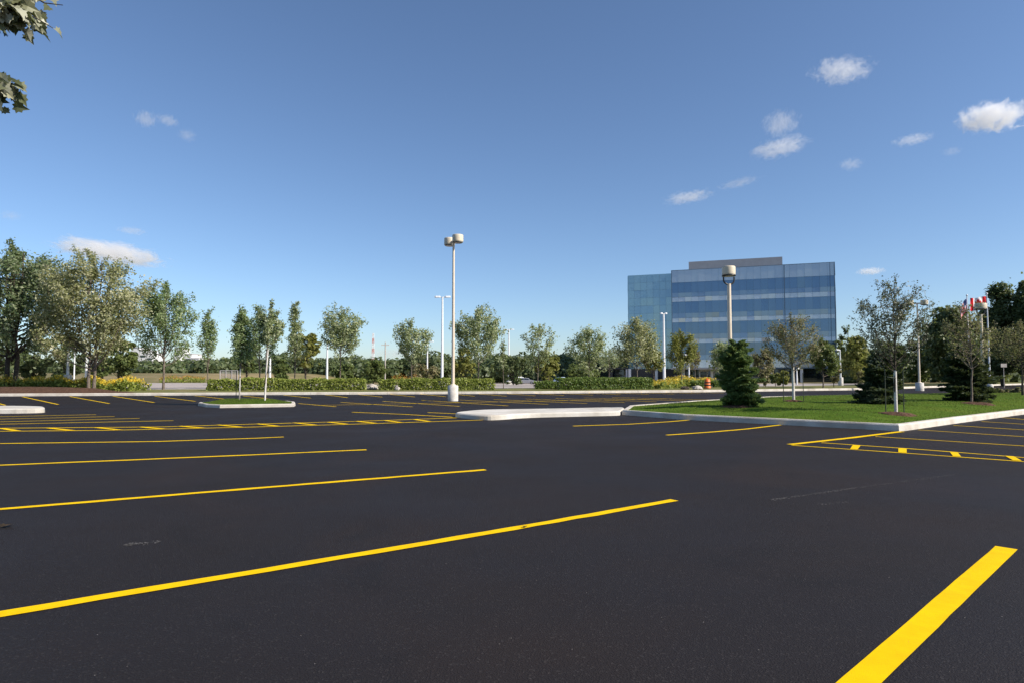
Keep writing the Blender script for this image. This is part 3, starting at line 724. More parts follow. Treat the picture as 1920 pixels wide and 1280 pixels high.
for (px, Y, yt, xl, xr, lf, sd, nl, sz, yb, lab) in B:
    bushy('bushy_tree', px, Y, yt, xl, xr, lf, lab, sd, group=BG, nl=nl, size=sz, yb=yb)
# right-hand dense trees
bushy('maple_tree', 1784, 62, 578, 1728, 1842, 'leaf_dark', 'big dark rounded tree left of the flagpoles', 81, nl=12000, size=.16, clumps=60, tr=.18, group='dense trees behind the lawn', spread=.3)
bushy('maple_tree', 1716, 66, 640, 1690, 1752, 'leaf_bush', 'mid green tree behind the concrete base of the twin-drum lamp', 82, nl=3000, size=.17, clumps=24, tr=.1, group='dense trees behind the lawn', spread=.3)
bushy('poplar_tree', 1880, 66, 532, 1842, 1918, 'leaf_dark', 'tall dark upright tree right of the red and white flag', 83, yb=None, nl=11000, size=.17, clumps=60, tr=.16, group='dense trees behind the lawn', kind='oval', spread=.4)
bushy('poplar_tree', 1930, 64, 524, 1898, 1968, 'leaf_dark', 'tall dark tree cut by the right edge of the view', 84, nl=11000, size=.17, clumps=60, tr=.16, group='dense trees behind the lawn', kind='oval', spread=.4)
bushy('maple_tree', 1850, 72, 606, 1806, 1912, 'leaf_dark', 'dark low tree between the two flagpoles', 85, nl=8000, size=.18, clumps=44, tr=.14, group='dense trees behind the lawn', spread=.3)
bushy('maple_tree', 1660, 70, 640, 1628, 1700, 'leaf_bush', 'green tree behind the dark broad spruce', 86, nl=3200, size=.17, clumps=26, tr=.1, group='dense trees behind the lawn', spread=.3)
bushy('maple_tree', 1606, 84, 632, 1574, 1640, 'leaf_yellow', 'yellow-green tree just right of the glass office', 87, nl=3200, size=.2, clumps=26, tr=.1, group='dense trees behind the lawn', kind='oval', spread=.32)
tree('pine_tree', 1590, 96, 612, 690, 1568, 1612, 'spread', 'leaf_dark', 'open pine with flat layered boughs by the right corner of the office', 88, nl=1500, size=.2, limbs=16, tr=.14, bark='bark_dark', group='dense trees behind the lawn', up=.15, twig=.12, tight=.045)
bushy('shrub', 1562, 54, 668, 1550, 1576, 'leaf_brown', 'reddish shrub beneath the right end of the office', 89, cat='shrub', nl=1000, size=.1, clumps=14, tr=.03, group='shrubs in front of the office')
bushy('shrub', 1480, 58, 694, 1452, 1482, 'leaf_yellow', 'clipped yellow-green shrub left of the bronze-crowned staked tree', 90, cat='shrub', nl=1300, size=.1, clumps=16, tr=.03, group='shrubs in front of the office')
bushy('shrub', 1440, 57, 692, 1424, 1446, 'leaf_brown', 'brownish shrub at the right side of the front spruce', 91, cat='shrub', nl=900, size=.1, clumps=14, tr=.03, group='shrubs in front of the office')
bushy('shrub', 1466, 60, 700, 1440, 1468, 'leaf_bush', 'dark green shrub under the bronze-leaved tree', 92, cat='shrub', nl=900, size=.1, clumps=14, tr=.03, group='shrubs in front of the office')
bushy('shrub', 1613, 62, 696, 1605, 1622, 'leaf_brown', 'small conical brown shrub right of the office', 93, cat='shrub', nl=600, size=.1, clumps=10, tr=.03, group='shrubs in front of the office')
for i, (xl, xr, yt, Y, lab) in enumerate([(1856, 1882, 727, 37, 'brown low shrub at the foot of the taller flagpole'), (1880, 1904, 728, 36.5, 'brown-green low shrub between the flagpole shrub and the picture edge'), (1902, 1932, 725, 36, 'brown low shrub at the right edge of the lawn')]):
    bushy('shrub', (xl + xr) / 2, Y, yt, xl, xr, 'leaf_brown', lab, 94 + i, cat='shrub', nl=900, size=.06, clumps=14, tr=.02, group='low brown shrubs beyond the lawn', zb=0.0)

# hedges and flower beds
def gv(px, py): x, y = G(px, py, .12); return (x, y)
hedge('long loose light green hedge from the slender tree to the pale boulders', [gv(392, 731.5), gv(540, 731), gv(686, 730.6)], .9, .74, 'leaf_hedge', 1)
hedge('light green hedge between the pale boulders and the small gap before the tall lamp', [gv(712, 730.6), gv(742, 730.6)], .9, .74, 'leaf_hedge', 2)
hedge('light green hedge behind the tall double-drum lamp, ending at the pale road', [gv(748, 730.6), gv(850, 730.4), gv(925, 730)], .9, .74, 'leaf_hedge', 3)
hedge('short low bright hedge before the parked silver car', [gv(1002, 728.6), gv(1045, 728.4)], .8, .5, 'leaf_clip', 4)
hedge('dark square clipped hedge in front of the office driveway', [gv(1044, 730), gv(1130, 729.4), gv(1216, 728.6)], 1.1, .82, 'leaf_clip', 5, rough=.04, density=1500)
hedge('low green hedge to the left of the orange barrel', [gv(1300, 726.4), gv(1322, 726)], .9, .5, 'leaf_clip', 6)
hedge('low hedge hidden partly behind the front spruce', [gv(1332, 725.4), gv(1362, 725)], .9, .5, 'leaf_clip', 7)
def flowerbed(label, path, w, h, seed, petal='petal', dens=420, fl=.3, zf=bed_z):
    rng = np.random.default_rng(seed); q = []; mi = []
    for a, b in zip(path, path[1:]):
        L_ = math.dist(a, b); n = int(dens * L_ * w)
        t = rng.uniform(0, 1, n); off = rng.uniform(-w / 2, w / 2, n); dx, dy = (b[0] - a[0]) / L_, (b[1] - a[1]) / L_
        x = a[0] + (b[0] - a[0]) * t - dy * off; y = a[1] + (b[1] - a[1]) * t + dx * off
        z = np.array([zf(i, j) for i, j in zip(x, y)]); hh = h * (.75 + .5 * np.array([mnoise.noise(Vector((i * .9, j * .9, seed))) for i, j in zip(x, y)]))
        isf = rng.uniform(0, 1, n) < fl; zz = z + hh * np.where(isf, rng.uniform(.8, 1.12, n), rng.uniform(0, .95, n))
        c = np.stack([x, y, zz], 1); sz = np.where(isf, rng.uniform(.035, .07, n), rng.uniform(.06, .15, n))
        q.append(leaves(c, np.tile([0, -.4, .6], (n, 1)), sz, rng, .5, .4)); mi.append(np.where(isf, 1, 0))
    o = np_quads('flower_bed', np.concatenate(q), [M['leaf_hedge'], M[petal]], mi=np.concatenate(mi)); tag(o, label, 'flower bed', kind='stuff')
flowerbed('bed of yellow daylilies under the trees on the left', [(XY(-40, 44), 44), (XY(50, 43.5), 43.5), (XY(160, 43), 43), (XY(262, 43), 43)], 2.8, .9, 1, fl=.5)
flowerbed('bed of yellow flowers beside the clipped hedge', [gv(1217, 728), gv(1262, 726)], 2.2, .62, 2, fl=.4, zf=terrain)
flowerbed('bed of yellow flowers in front of the office entrance', [(XY(1262, 58), 58), (XY(1322, 59), 59)], 3.5, .95, 3, fl=.4, zf=terrain)
flowerbed('orange and yellow flower strip beyond the pale road on the left', [(XY(300, 82), 82), (XY(385, 84), 84)], 2.5, .9, 4, 'petal_orange', 160, .35, terrain)
flowerbed('orange flower strip beyond the hedge near the mast', [(XY(735, 84), 84), (XY(790, 85), 85)], 2.5, 1.3, 5, 'petal_orange', 160, .35, terrain)
# boulders
def boulder(px, py, w, h, label, seed, mat='stone'):
    x, y = gv(px, py); bm = bmesh.new(); bmesh.ops.create_icosphere(bm, subdivisions=4, radius=1)
    for v in bm.verts:
        n = v.co.normalized(); k = 1 + .28 * mnoise.noise(n * 1.4 + Vector((seed, 0, 0))) + .1 * mnoise.noise(n * 4 + Vector((seed, 3, 0))); v.co = n * k
        v.co.x *= w / 2; v.co.y *= w / 2.4; v.co.z = max(-.1, v.co.z * h * .55 + h * .4)
    me = bpy.data.meshes.new('boulder'); bm.to_mesh(me); bm.free(); me.materials.append(M[mat])
    tag(link('boulder', me, None, (x, y, .12)), label, 'boulder', 'pale boulders in the verge planting')
boulder(698, 730, .85, .42, 'pale rounded boulder in the hedge gap', 1); boulder(745, 731, .35, .28, 'small pale boulder at the second hedge gap', 2)
boulder(1307, 730, .75, .32, 'flat pale boulder by the orange barrel', 3); boulder(1284, 729.5, .6, .26, 'low dark boulder left of the flat pale one', 4, 'bark_dark')

# distant wood: one mass
def woods():
    rng = np.random.default_rng(9); c = []; o_ = []; s = []
    def crown(x, y, w, h, n):
        z = -1.2; q = unit(rng.normal(0, 1, (n, 3))); lum = 1 + .3 * np.array([mnoise.noise(Vector(tuple(v * 2.2 + x))) for v in q]); r = (rng.uniform(.3, 1, (n, 1)) ** .35) * lum[:, None]
        p = q * r * np.array([w / 2, w / 2, h * .42]) + np.array([x, y, z + h * .5]); p[:, 2] = np.maximum(p[:, 2], z + .1)
        c.append(p); o_.append(q); s.append(np.full(n, w * .07))
    for i in range(150):
        px = rng.uniform(380, 1130); Y = rng.uniform(190, 260); h = D(px, 671 + rng.normal(0, 5), Y)[2] + 1.2; crown(XY(px, Y), Y, rng.uniform(7, 12), h * rng.uniform(.85, 1.12), 480)
    for i in range(60):
        px = rng.uniform(-60, 480); Y = rng.uniform(170, 250); h = D(px, 676 + rng.normal(0, 5), Y)[2] + 1.2; crown(XY(px, Y), Y, rng.uniform(6, 11), h, 300)
    for i in range(60):
        px = rng.uniform(1590, 2150); Y = rng.uniform(90, 190); h = D(px, 655 + rng.normal(0, 10), Y)[2] + 1.2; crown(XY(px, Y), Y, rng.uniform(7, 11), h, 420)
    for i in range(60):
        px = rng.uniform(900, 1200); Y = rng.uniform(165, 200); h = D(px, 668 + rng.normal(0, 7), Y)[2] + 1.2; crown(XY(px, Y), Y, rng.uniform(6, 10), h, 330)
    for i in range(110):
        px = rng.uniform(-900, 3000); Y = rng.uniform(380, 600); h = D(960, 686 + rng.normal(0, 3), Y)[2] + 1.2; crown(XY(px, Y), Y, rng.uniform(18, 30), h * 1.2, 260)
    c = np.concatenate(c); o_ = np.concatenate(o_); s = np.concatenate(s)
    o = np_quads('woods', leaves(c, o_, s * rng.uniform(.6, 1.4, len(c)), rng, .7, .6), M['leaf_wood']); tag(o, 'dark green wood along the horizon beyond the car park', 'woods', kind='stuff')
woods()

# ------------------------------------------------------------------ lamps, poles, flags
def drum(root, c, r, h, yoke=False):
    d = MB().lathe([(r * .9, 0), (r * .985, .012), (r, .04), (r, h - .04), (r * .97, h - .012), (r * .9, h)], 32, c).build('lamp_head', M['drum'], root)
    MB().lathe([(r * .8, -.035), (r * .93, -.012), (r * .93, .0), (r * .8, .001)], 32, (c[0], c[1], c[2] - .002)).build('lens', M['lens'], d)
    return d
def twin_drum_lamp(px, Ybase, ybase, ytop, label, ang, sep=.44, r=.24, zb=0.0, ped=(.24, .72)):
    Y = Ybase; x = XY(px, Y); H = D(px, ytop, Y)[2] - zb
    root = empty('parking_lamp', (x, Y, zb), ang, label, 'lamp post', 'parking lamps with drum heads')
    pr, ph = ped
    MB().lathe([(pr, -.1), (pr, ph - .03), (pr - .03, ph)], 32).build('pedestal', M['pedestal'], root)
    p = MB().lathe([(.075, ph - .01), (.072, ph + 1), (.052, H - .24)], 18).build('pole', M['pole'], root)
    MB().lathe([(.14, ph), (.14, ph + .03), (.09, ph + .05)], 20).build('base_plate', M['pole'], root)
    MB().box(-sep + .12, sep - .12, -.035, .035, H - .3, H - .2).build('arm', M['pole'], root)
    for s in (-1, 1): drum(root, (s * sep, 0, H - .36), r, .34)
    return root
twin_drum_lamp(849.5, G(849, 751)[1], 751, 443, 'tall lamp post with two cream drum heads on a concrete pedestal mid-lot', R(-58), .42, .255)
twin_drum_lamp(1723.5, 48, 731, 563, 'lamp post with two cream drums behind the largest staked tree', R(-25), .46, .25, 0.0, (.28, .6))
def yoke_lamp(px, Y, ytop, label, zb, r=.205):
    x = XY(px, Y); H = D(px, ytop, Y)[2] - zb
    root = empty('drum_lamp', (x, Y, zb), R(8), label, 'lamp post', 'single drum lamps on the lawn')
    MB().lathe([(.07, -.05), (.067, 1), (.06, H - .55)], 18).build('pole', M['pole'], root)
    MB().lathe([(.2, -.1), (.2, .12), (.17, .15)], 24).build('pedestal', M['pedestal'], root)
    yk = MB(); n = 14
    pts = [(-r * .86, 0, H - .33)] + [(-r * .86 * math.cos(math.pi * k / n), 0, H - .43 - .14 * math.sin(math.pi * k / n)) for k in range(n + 1)] + [(r * .86, 0, H - .33)]
    yk.tube(pts, [.026] * len(pts), 8).build('yoke', M['dark_metal'], root)
    drum(root, (0, 0, H - .28), r, .28)
    MB().lathe([(r * 1.02, H - .31), (r * 1.06, H - .3), (r * 1.06, H - .28), (r * .98, H - .275)], 32).build('rim', M['dark_metal'], root)
    return root
x, y = G(1371, 765, .2); yoke_lamp(1369.5, y + .6, 500, 'lamp post with one cream drum on a yoke rising behind the front spruce', .22)
yoke_lamp(1843, 31.5, 569, 'shorter single-drum lamp post in front of the red and white flag', .05, .255)
def arm_lamp(px, Y, ytop, label, heads, zb=None, L_=.95, r=.1, ang=0.0, ped=True):
    x = XY(px, Y); zg = terrain(x, Y) if zb is None else zb; H = D(px, ytop, Y)[2] - zg
    root = empty('lamp_post', (x, Y, zg), ang, label, 'lamp post', 'white lamp posts beyond the verge')
    MB().lathe([(r, -.1), (r, .8), (r * .6, H)], 14).build('pole', M['white_pole'], root)
    if ped: MB().lathe([(r * 2.8, -.1), (r * 2.8, .75), (r * 2.6, .8)], 20).build('pedestal', M['pedestal'], root)
    for s in heads:
        h = MB(); h.tube([(0, 0, H - .1), (s * L_ * .45, 0, H - .02)], [.05, .05], 8)
        x0, x1 = sorted((s * L_ * .4, s * L_ * 1.35)); pr = [(x0, .1), (x0 + (x1 - x0) * .25, .2), (x1 - .06, .17), (x1, .1)]
        vs = [(a, b * q, H - .09 + zz) for zz, sc in ((0, 1), (.1, 1), (.2, .6)) for a, b in pr for q in (-sc, sc)]
        f = []
        for l in range(2):
            o_ = l * 8
            for i in range(3):
                f += [(o_ + 2 * i, o_ + 2 * i + 2, o_ + 10 + 2 * i, o_ + 8 + 2 * i), (o_ + 2 * i + 3, o_ + 2 * i + 1, o_ + 9 + 2 * i, o_ + 11 + 2 * i)]
            f += [(o_ + 1, o_, o_ + 8, o_ + 9), (o_ + 6, o_ + 7, o_ + 15, o_ + 14)]
        f += [(16 + 2 * i, 18 + 2 * i, 19 + 2 * i, 17 + 2 * i) for i in range(3)] + [(1 + 2 * i, 3 + 2 * i, 2 + 2 * i, 2 * i) for i in range(3)]
        h.add(vs, f).build('lamp_head', M['white_pole'], root)
    return root
arm_lamp(829, 80, 557, 'tall white lamp post with two arms left of the drum-headed lamp', (-1, 1), L_=.72, r=.17)
arm_lamp(801, 140, 640, 'small distant white lamp post left of the two-armed one', (1,), L_=1.0, r=.2)
arm_lamp(954, 148, 618, 'distant white two-armed lamp post left of the parked silver car', (-1, 1), L_=.9, r=.22)
arm_lamp(613, 90, 640, 'plain white post hidden at its top by the round young tree', (1,), L_=.3, r=.16, ped=False)
arm_lamp(506, 90, 650, 'white post rising behind the small grass island', (1,), L_=.3, r=.16, ped=False)
arm_lamp(1245.5, 92, 588, 'white lamp post with two short arms before the left half of the office', (-1, 1), L_=.38, r=.2, ang=R(10))
arm_lamp(1292, 86, 665, 'short white lamp post with one arm near the office entrance', (-1,), L_=.5, r=.1)
arm_lamp(1576, 62, 655, 'white lamp post at the right corner of the office', (-1,), L_=.35, r=.08)
arm_lamp(922, 170, 684, 'tiny distant lamp post seen over the hedge end', (1,), L_=.5, r=.17)
arm_lamp(1494, 80, 690, 'slim white post behind the bronze-crowned staked tree', (1,), L_=.2, r=.1, ped=False)
arm_lamp(127, 43.3, 640, 'white lamp post on a concrete footing in the yellow flowers', (1,), L_=.3, r=.085, zb=.4)
arm_lamp(139, 58, 640, 'thin white post behind the lamp post in the flowers', (1,), L_=.2, r=.06, ped=False)
arm_lamp(161.5, 52, 630, 'white post just left of the twin trunks', (-1,), L_=.2, r=.09, ped=False)
# utility pole
x = XY(722, 150); zg = terrain(x, 150); H = D(722, 641, 150)[2] - zg
root = empty('utility_pole', (x, 150, zg), 0, 'weathered utility pole with a crossarm above the distant wood', 'utility pole')
MB().tube([(0, 0, -.2), (0, 0, H)], [.17, .12], 10).build('pole', M['stone'], root); MB().box(-.9, .9, -.1, .1, H - .8, H - .6).build('crossarm', M['wrap'], root)
# radio mast, lattice, red and white
M['mast_red'] = surf('mast_red', (.5, .2, .17), (.55, .24, .2), 4, .6, .3); M['mast_white'] = surf('mast_white', (.62, .62, .64), (.7, .7, .72), 4, .6, .3)
x = XY(699, 330); zg = -1.2; H = D(699, 625, 330)[2] - zg; root = empty('radio_mast', (x, 330, zg), 0, 'red and white lattice radio mast on the horizon', 'mast')
nseg = 9
for i in range(nseg):
    m = MB(); z0, z1 = H * i / nseg, H * (i + 1) / nseg; w0, w1 = .95 - .06 * i, .95 - .06 * (i + 1)
    for k in range(4):
        a = (.7071 * (1, -1, -1, 1)[k], .7071 * (1, 1, -1, -1)[k]); b = (.7071 * (1, -1, -1, 1)[(k + 1) % 4], .7071 * (1, 1, -1, -1)[(k + 1) % 4])
        m.tube([(a[0] * w0, a[1] * w0, z0), (a[0] * w1, a[1] * w1, z1)], [.11, .11], 5); m.tube([(a[0] * w0, a[1] * w0, z0), (b[0] * w1, b[1] * w1, z1)], [.07, .07], 4); m.tube([(a[0] * w1, a[1] * w1, z1), (b[0] * w1, b[1] * w1, z1)], [.07, .07], 4)
    m.build('mast_section', M['mast_red'] if i % 2 else M['mast_white'], root)
# flagpoles and flags
def flagpole(px, Y, ytop, label, zb=.1):
    x = XY(px, Y); H = D(px, ytop, Y)[2] - zb; root = empty('flagpole', (x, Y, zb), 0, label, 'flagpole', 'white flagpoles beyond the lawn')
    MB().lathe([(.065, -.1), (.06, 2), (.035, H - .08)], 14).build('pole', M['white_pole'], root)
    MB().lathe([(.01, H - .1), (.06, H - .06), (.075, H), (.05, H + .06), (.01, H + .08)], 14).build('finial', M['white_pole'], root)
    MB().lathe([(.22, -.1), (.22, .28), (.16, .36), (.08, .4)], 20).build('base', M['pedestal'], root)
    return x, H + zb
M['flag_red'] = surf('flag_red', (.62, .025, .03), (.66, .03, .035), 4, .8, .1); M['flag_white'] = surf('flag_white', (.75, .75, .76), (.8, .8, .8), 4, .8, .1); M['flag_blue'] = surf('flag_blue', (.03, .05, .2), (.04, .06, .24), 4, .8, .1)
def flag(name, loc, L_, h, pick, label, droop, fold, seed):
    nu, nv = 78, 40; m = MB(); vs = []
    for j in range(nv + 1):
        for i in range(nu + 1):
            u, v = i / nu, j / nv
            vs.append((-.05 - u * L_ * fold, .07 * math.sin(u * 9 + v * 2.2 + seed) * (.3 + u) + .03 * math.sin(u * 17 - v * 4), (v - 1) * h - droop * (u ** 1.2) * L_ + .05 * math.sin(u * 7 + seed) * u))
    for j in range(nv):
        for i in range(nu):
            a = j * (nu + 1) + i; m.add([], [])
            m.f.append([a, a + nu + 1, a + nu + 2, a + 1]); m.m.append(pick((i + .5) / nu, (j + .5) / nv)); m.sm.append(True)
    m.v = vs; o = m.build(name, [M['flag_red'], M['flag_white'], M['flag_blue']], None, loc); tag(o, label, 'flag', 'flags on the flagpoles'); return o
LEAF = [(0, 1), (.14, .74), (.3, .82), (.24, .4), (.48, .6), (.54, .46), (.8, .5), (.72, .28), (.86, .18), (.45, -.16), (.52, -.34), (.06, -.26), (.08, -.75), (-.08, -.75), (-.06, -.26), (-.52, -.34), (-.45, -.16), (-.86, .18), (-.72, .28), (-.8, .5), (-.54, .46), (-.48, .6), (-.24, .4), (-.3, .82), (-.14, .74)]
def ca(u, v):
    if u < .25 or u > .75: return 0
    return 0 if inside(((u - .5) * 2 / .42, (v - .5) * 1.0 / .42), LEAF) else 1
def us(u, v):
    if u < .4 and v > 6 / 13:
        a, b = (u / .4) * 6 % 1 - .5, ((v - 6 / 13) / (7 / 13)) * 5 % 1 - .5; return 1 if a * a + b * b < .06 else 2
    return 0 if int((1 - v) * 13) % 2 == 0 else 1
x, ht = flagpole(1855.5, 50, 551, 'taller white flagpole with the red and white maple flag')
flag('flag', (x, 50, ht - .2), 1.9, .98, ca, 'red and white flag with a red maple leaf', .1, .68, .4)
x, ht = flagpole(1818, 52, 554, 'white flagpole with the striped and starred flag')
flag('flag', (x, 52, ht - .2), 1.8, .95, us, 'drooping flag with red and white stripes and a starred blue corner',   .5, .3, 2.0)
# road sign far right
root = empty('road_sign', (XY(1882, 58), 58, .05), 0, 'white blank sign board on a post under the dark trees at the right', 'sign')
zt = D(0, 682, 58)[2]; MB().tube([(0, 0, -.1), (0, 0, zt)], [.025, .025], 8).build('post', M['stone'], root); MB().box(-.26, .26, -.05, -.03, zt - .32, zt).build('board', M['stone'], root)

# ------------------------------------------------------------------ orange traffic barrel
M['orange'] = surf('barrel_orange', (.62, .13, .02), (.7, .17, .03), 4, .5, .4); M['band_white'] = surf('reflective_white', (.7, .7, .68), (.78, .78, .76), 4, .4, .5); M['rubber'] = surf('black_rubber', (.02, .02, .02), (.035, .035, .035), 6, .8, .3)
x, y = G(1326.5, 728.5, .1); root = empty('traffic_barrel', (x, y, .1), 0, 'orange striped construction barrel by the office entrance', 'barrel')
MB().lathe([(.25, 0), (.25, .2), (.235, .21), (.235, .4), (.22, .41), (.22, .58), (.2, .6), (.2, .72), (.16, .74)], 24).build('body', M['orange'], root)
for z0, r in ((.24, .24), (.44, .225)): MB().lathe([(r, z0), (r, z0 + .1)], 24).build('band', M['dark_metal'], root)
MB().lathe([(.34, -.02), (.34, .04), (.27, .07)], 24).build('base', M['rubber'], root)
MB().box(-.07, .07, -.02, .02, .74, .84).build('handle', M['orange'], root)

# ------------------------------------------------------------------ office building
M['glass'] = glass_mat('vision_glass', (.026, .066, .125), (.52, .68, .9), (.06, .11, .17), .22, .6)
M['spandrel'] = glass_mat('spandrel_glass', (.4, .44, .48), (.75, .82, .9), (.5, .53, .56), .25, .6)
M['sill_glass'] = glass_mat('sill_glass', (.085, .13, .175), (.6, .72, .88), (.12, .16, .2), .26, .6)
M['parapet_glass'] = glass_mat('parapet_glass', (.29, .335, .375), (.7, .8, .92), (.37, .4, .43), .25, .5)
M['teal'] = glass_mat('teal_glass', (.13, .23, .26), (.62, .8, .92), (.18, .28, .3), .3, .5)
M['dark_glass'] = glass_mat('ground_floor_glass', (.012, .016, .02), (.5, .6, .7), (.02, .025, .03), .12, .5)
M['mullion'] = surf('blue_grey_aluminium', (.09, .14, .2), (.12, .17, .23), 4, .45, .5, metal=.3)
M['metal_panel'] = surf('grey_metal_panel', (.36, .34, .34), (.4, .38, .38), 1, .6, .3)
M['white_panel'] = surf('white_column_panel', (.6, .6, .6), (.68, .68, .68), 2, .6, .3)
M['stone_dark'] = surf('dark_cladding', (.035, .033, .033), (.055, .052, .05), 3, .6, .3)
Y0 = 137.0; bx = XY(1570, Y0); zgb = -1.2
TOP = D(1570, 492, Y0)[2] - zgb
off = empty('office_building', (bx, Y0, zgb), math.atan2(-.341, .941), 'six-storey blue glass office block behind the trees', 'building')
brng = np.random.default_rng(4)
def panes(name, mat, x0, x1, z0, z1, y, cols, rows=1, gap=.008, tilt=.016, flip=False, parent=off):
    vs = []; w = (x1 - x0) / cols; h = (z1 - z0) / rows
    for i in range(cols):
        for j in range(rows):
            a, b, c, d = x0 + i * w + gap, x0 + (i + 1) * w - gap, z0 + j * h + gap, z0 + (j + 1) * h - gap; t = brng.normal(0, tilt, 4)
            if flip: q = [(y + t[0], b, c), (y + t[1], a, c), (y + t[2], a, d), (y + t[3], b, d)]
            else: q = [(a, y + t[0], c), (b, y + t[0] + t[1] * .6, c), (b, y + t[0] + t[1] * .6 + t[2], d), (a, y + t[0] + t[2], d)]
            vs += q
    return np_quads(name, np.array(vs), mat, parent)
ML = 33.9; LL = 44.3; DEP = 24
body = MB(); body.box(-ML, 0, .12, DEP, 3.6, TOP - .05); body.box(-LL, -ML, 2.12, DEP - .02, 3.6, TOP - .4); body.build('wall', M['mullion'], off)
ncol = 23
lev = [(0, 2.8, 'parapet_panel', 'parapet_glass')]
floors = [(2.8, 6.2, 7.25), (7.25, 11.0, 11.95), (11.95, 15.75, 16.65), (16.65, 20.4, 22.2)]
panes('parapet', M['parapet_glass'], -ML, 0, TOP - 2.8, TOP, 0, ncol)
for a, b, c in floors:
    panes('window_band', M['glass'], -ML, 0, TOP - b + (b - a) * .3, TOP - a, 0, ncol)
    panes('sill_band', M['sill_glass'], -ML, 0, TOP - b, TOP - b + (b - a) * .3, 0, ncol)
    panes('spandrel_band', M['spandrel'], -ML, 0, TOP - c, TOP - b, 0, ncol)
    # right-hand side wall
    panes('window_band', M['glass'], .1, DEP, TOP - b, TOP - a, .06, 12, flip=True); panes('spandrel_band', M['spandrel'], .1, DEP, TOP - c, TOP - b, .06, 12, flip=True)
panes('parapet', M['parapet_glass'], .1, DEP, TOP - 2.8, TOP, .06, 12, flip=True)
panes('curtain_wall', M['teal'], -LL, -ML - .06, 3.6, TOP - .3, 2, 7, 12, .012, .02)
# left return of the main block
panes('curtain_wall', M['teal'], .1, 2.0, 3.6, TOP, -ML - .03, 1, 12, flip=True)
panes('curtain_wall', M['teal'], 2.1, DEP, 3.6, TOP - .3, -LL - .06, 12, 12, flip=True)
for xx, w, dp in [(-ML + .0, .14, .16), (-9.95, .16, .12), (-.08, .14, .16), (-.95, .08, .1)]:
    MB().box(xx - w / 2, xx + w / 2, -dp, .1, 3.6, TOP + .02).build('mullion', M['mullion'], off)
for i in range(1, ncol):
    xx = -ML + ML * i / ncol
    if abs(xx + 9.95) < .3: continue
    MB().box(xx - .012, xx + .012, -.012, .05, 3.6, TOP).build('mullion', M['mullion'], off)
for z in [TOP - 2.8] + [TOP - q for f_ in floors for q in (f_[1], f_[2])]:
    MB().box(-ML, 0, -.016, .04, z - .02, z + .02).build('transom', M['mullion'], off)
MB().box(-ML - .05, .05, -.1, .5, TOP, TOP + .07).build('coping', M['mullion'], off)
MB().box(-ML + .3, -.3, .6, DEP - .5, TOP - .5, TOP - .2).build('roof', M['metal_panel'], off); MB().box(-LL + .3, -ML - .3, 2.7, DEP - .5, TOP - .9, TOP - .39).build('roof', M['metal_panel'], off)
x0 = -30.6; x1 = -9.9
ph = MB().box(x0, x1, 7, 17, TOP - .15, D(1467, 475.5, 143)[2] - zgb).build('penthouse', M['metal_panel'], off)
# ground floor, recessed glass behind columns, entrance
panes('ground_floor_window', M['dark_glass'], -ML, -.4, .1, 3.5, 1.8, 20)
MB().box(-LL, -.3, 1.95, DEP - 1, 0, 3.55).build('ground_floor_wall', M['stone_dark'], off)
for i in range(8):
    xx = -LL + .5 + i * (LL - 1.2) / 7; MB().box(xx - .28, xx + .28, .35, .9, -.1, 3.58).build('column', M['white_panel'], off)
ent = MB(); ent.box(-28.2, -27.95, .9, 1.2, 0, 3.5); ent.box(-23.2, -22.95, .9, 1.2, 0, 3.5); ent.box(-28.2, -22.95, .9, 1.2, 3.2, 3.56)
ef = ent.build('entrance_frame', M['white_panel'], off)
for k in range(3):
    a = -27.9 + k * 1.56; d = MB(); d.box(a, a + .08, 1.2, 1.3, 0, 3.1); d.box(a + 1.4, a + 1.48, 1.2, 1.3, 0, 3.1); d.box(a + .08, a + 1.4, 1.2, 1.3, 3.0, 3.1); d.box(a + .08, a + 1.4, 1.2, 1.3, 0, .1)
    de = d.build('door', M['white_panel'], off); MB().box(a + .08, a + 1.4, 1.24, 1.27, .1, 3.0).build('pane', M['dark_glass'], de)
MB().box(-22.4, -17.5, .2, 1.7, 0, 3.5).build('entrance_wall', M['stone_dark'], off)
MB().box(-34, -22, -2.6, 0.1, 3.45, 3.75).build('canopy', M['metal_panel'], off)
# low dark wing on the left
wz = D(1160, 688, 150)[2] - zgb
wing = MB().box(-52.5, -LL - .1, 2.5, 12, wz - .35, wz).build('wing_roof', M['stone_dark'], off)
MB().box(-52.2, -LL - .2, 4.4, 11.5, 0, wz - .36).build('wing_wall', M['stone_dark'], off)
panes('wing_window', M['dark_glass'], -52.1, -LL - .3, .2, wz - .5, 4.3, 6)
for xx in (-52.2, -48.5, -44.9): MB().box(xx - .2, xx + .2, 2.7, 3.1, -.1, wz - .36).build('wing_column', M['white_panel'] if xx > -46 else M['dark_metal'], off)

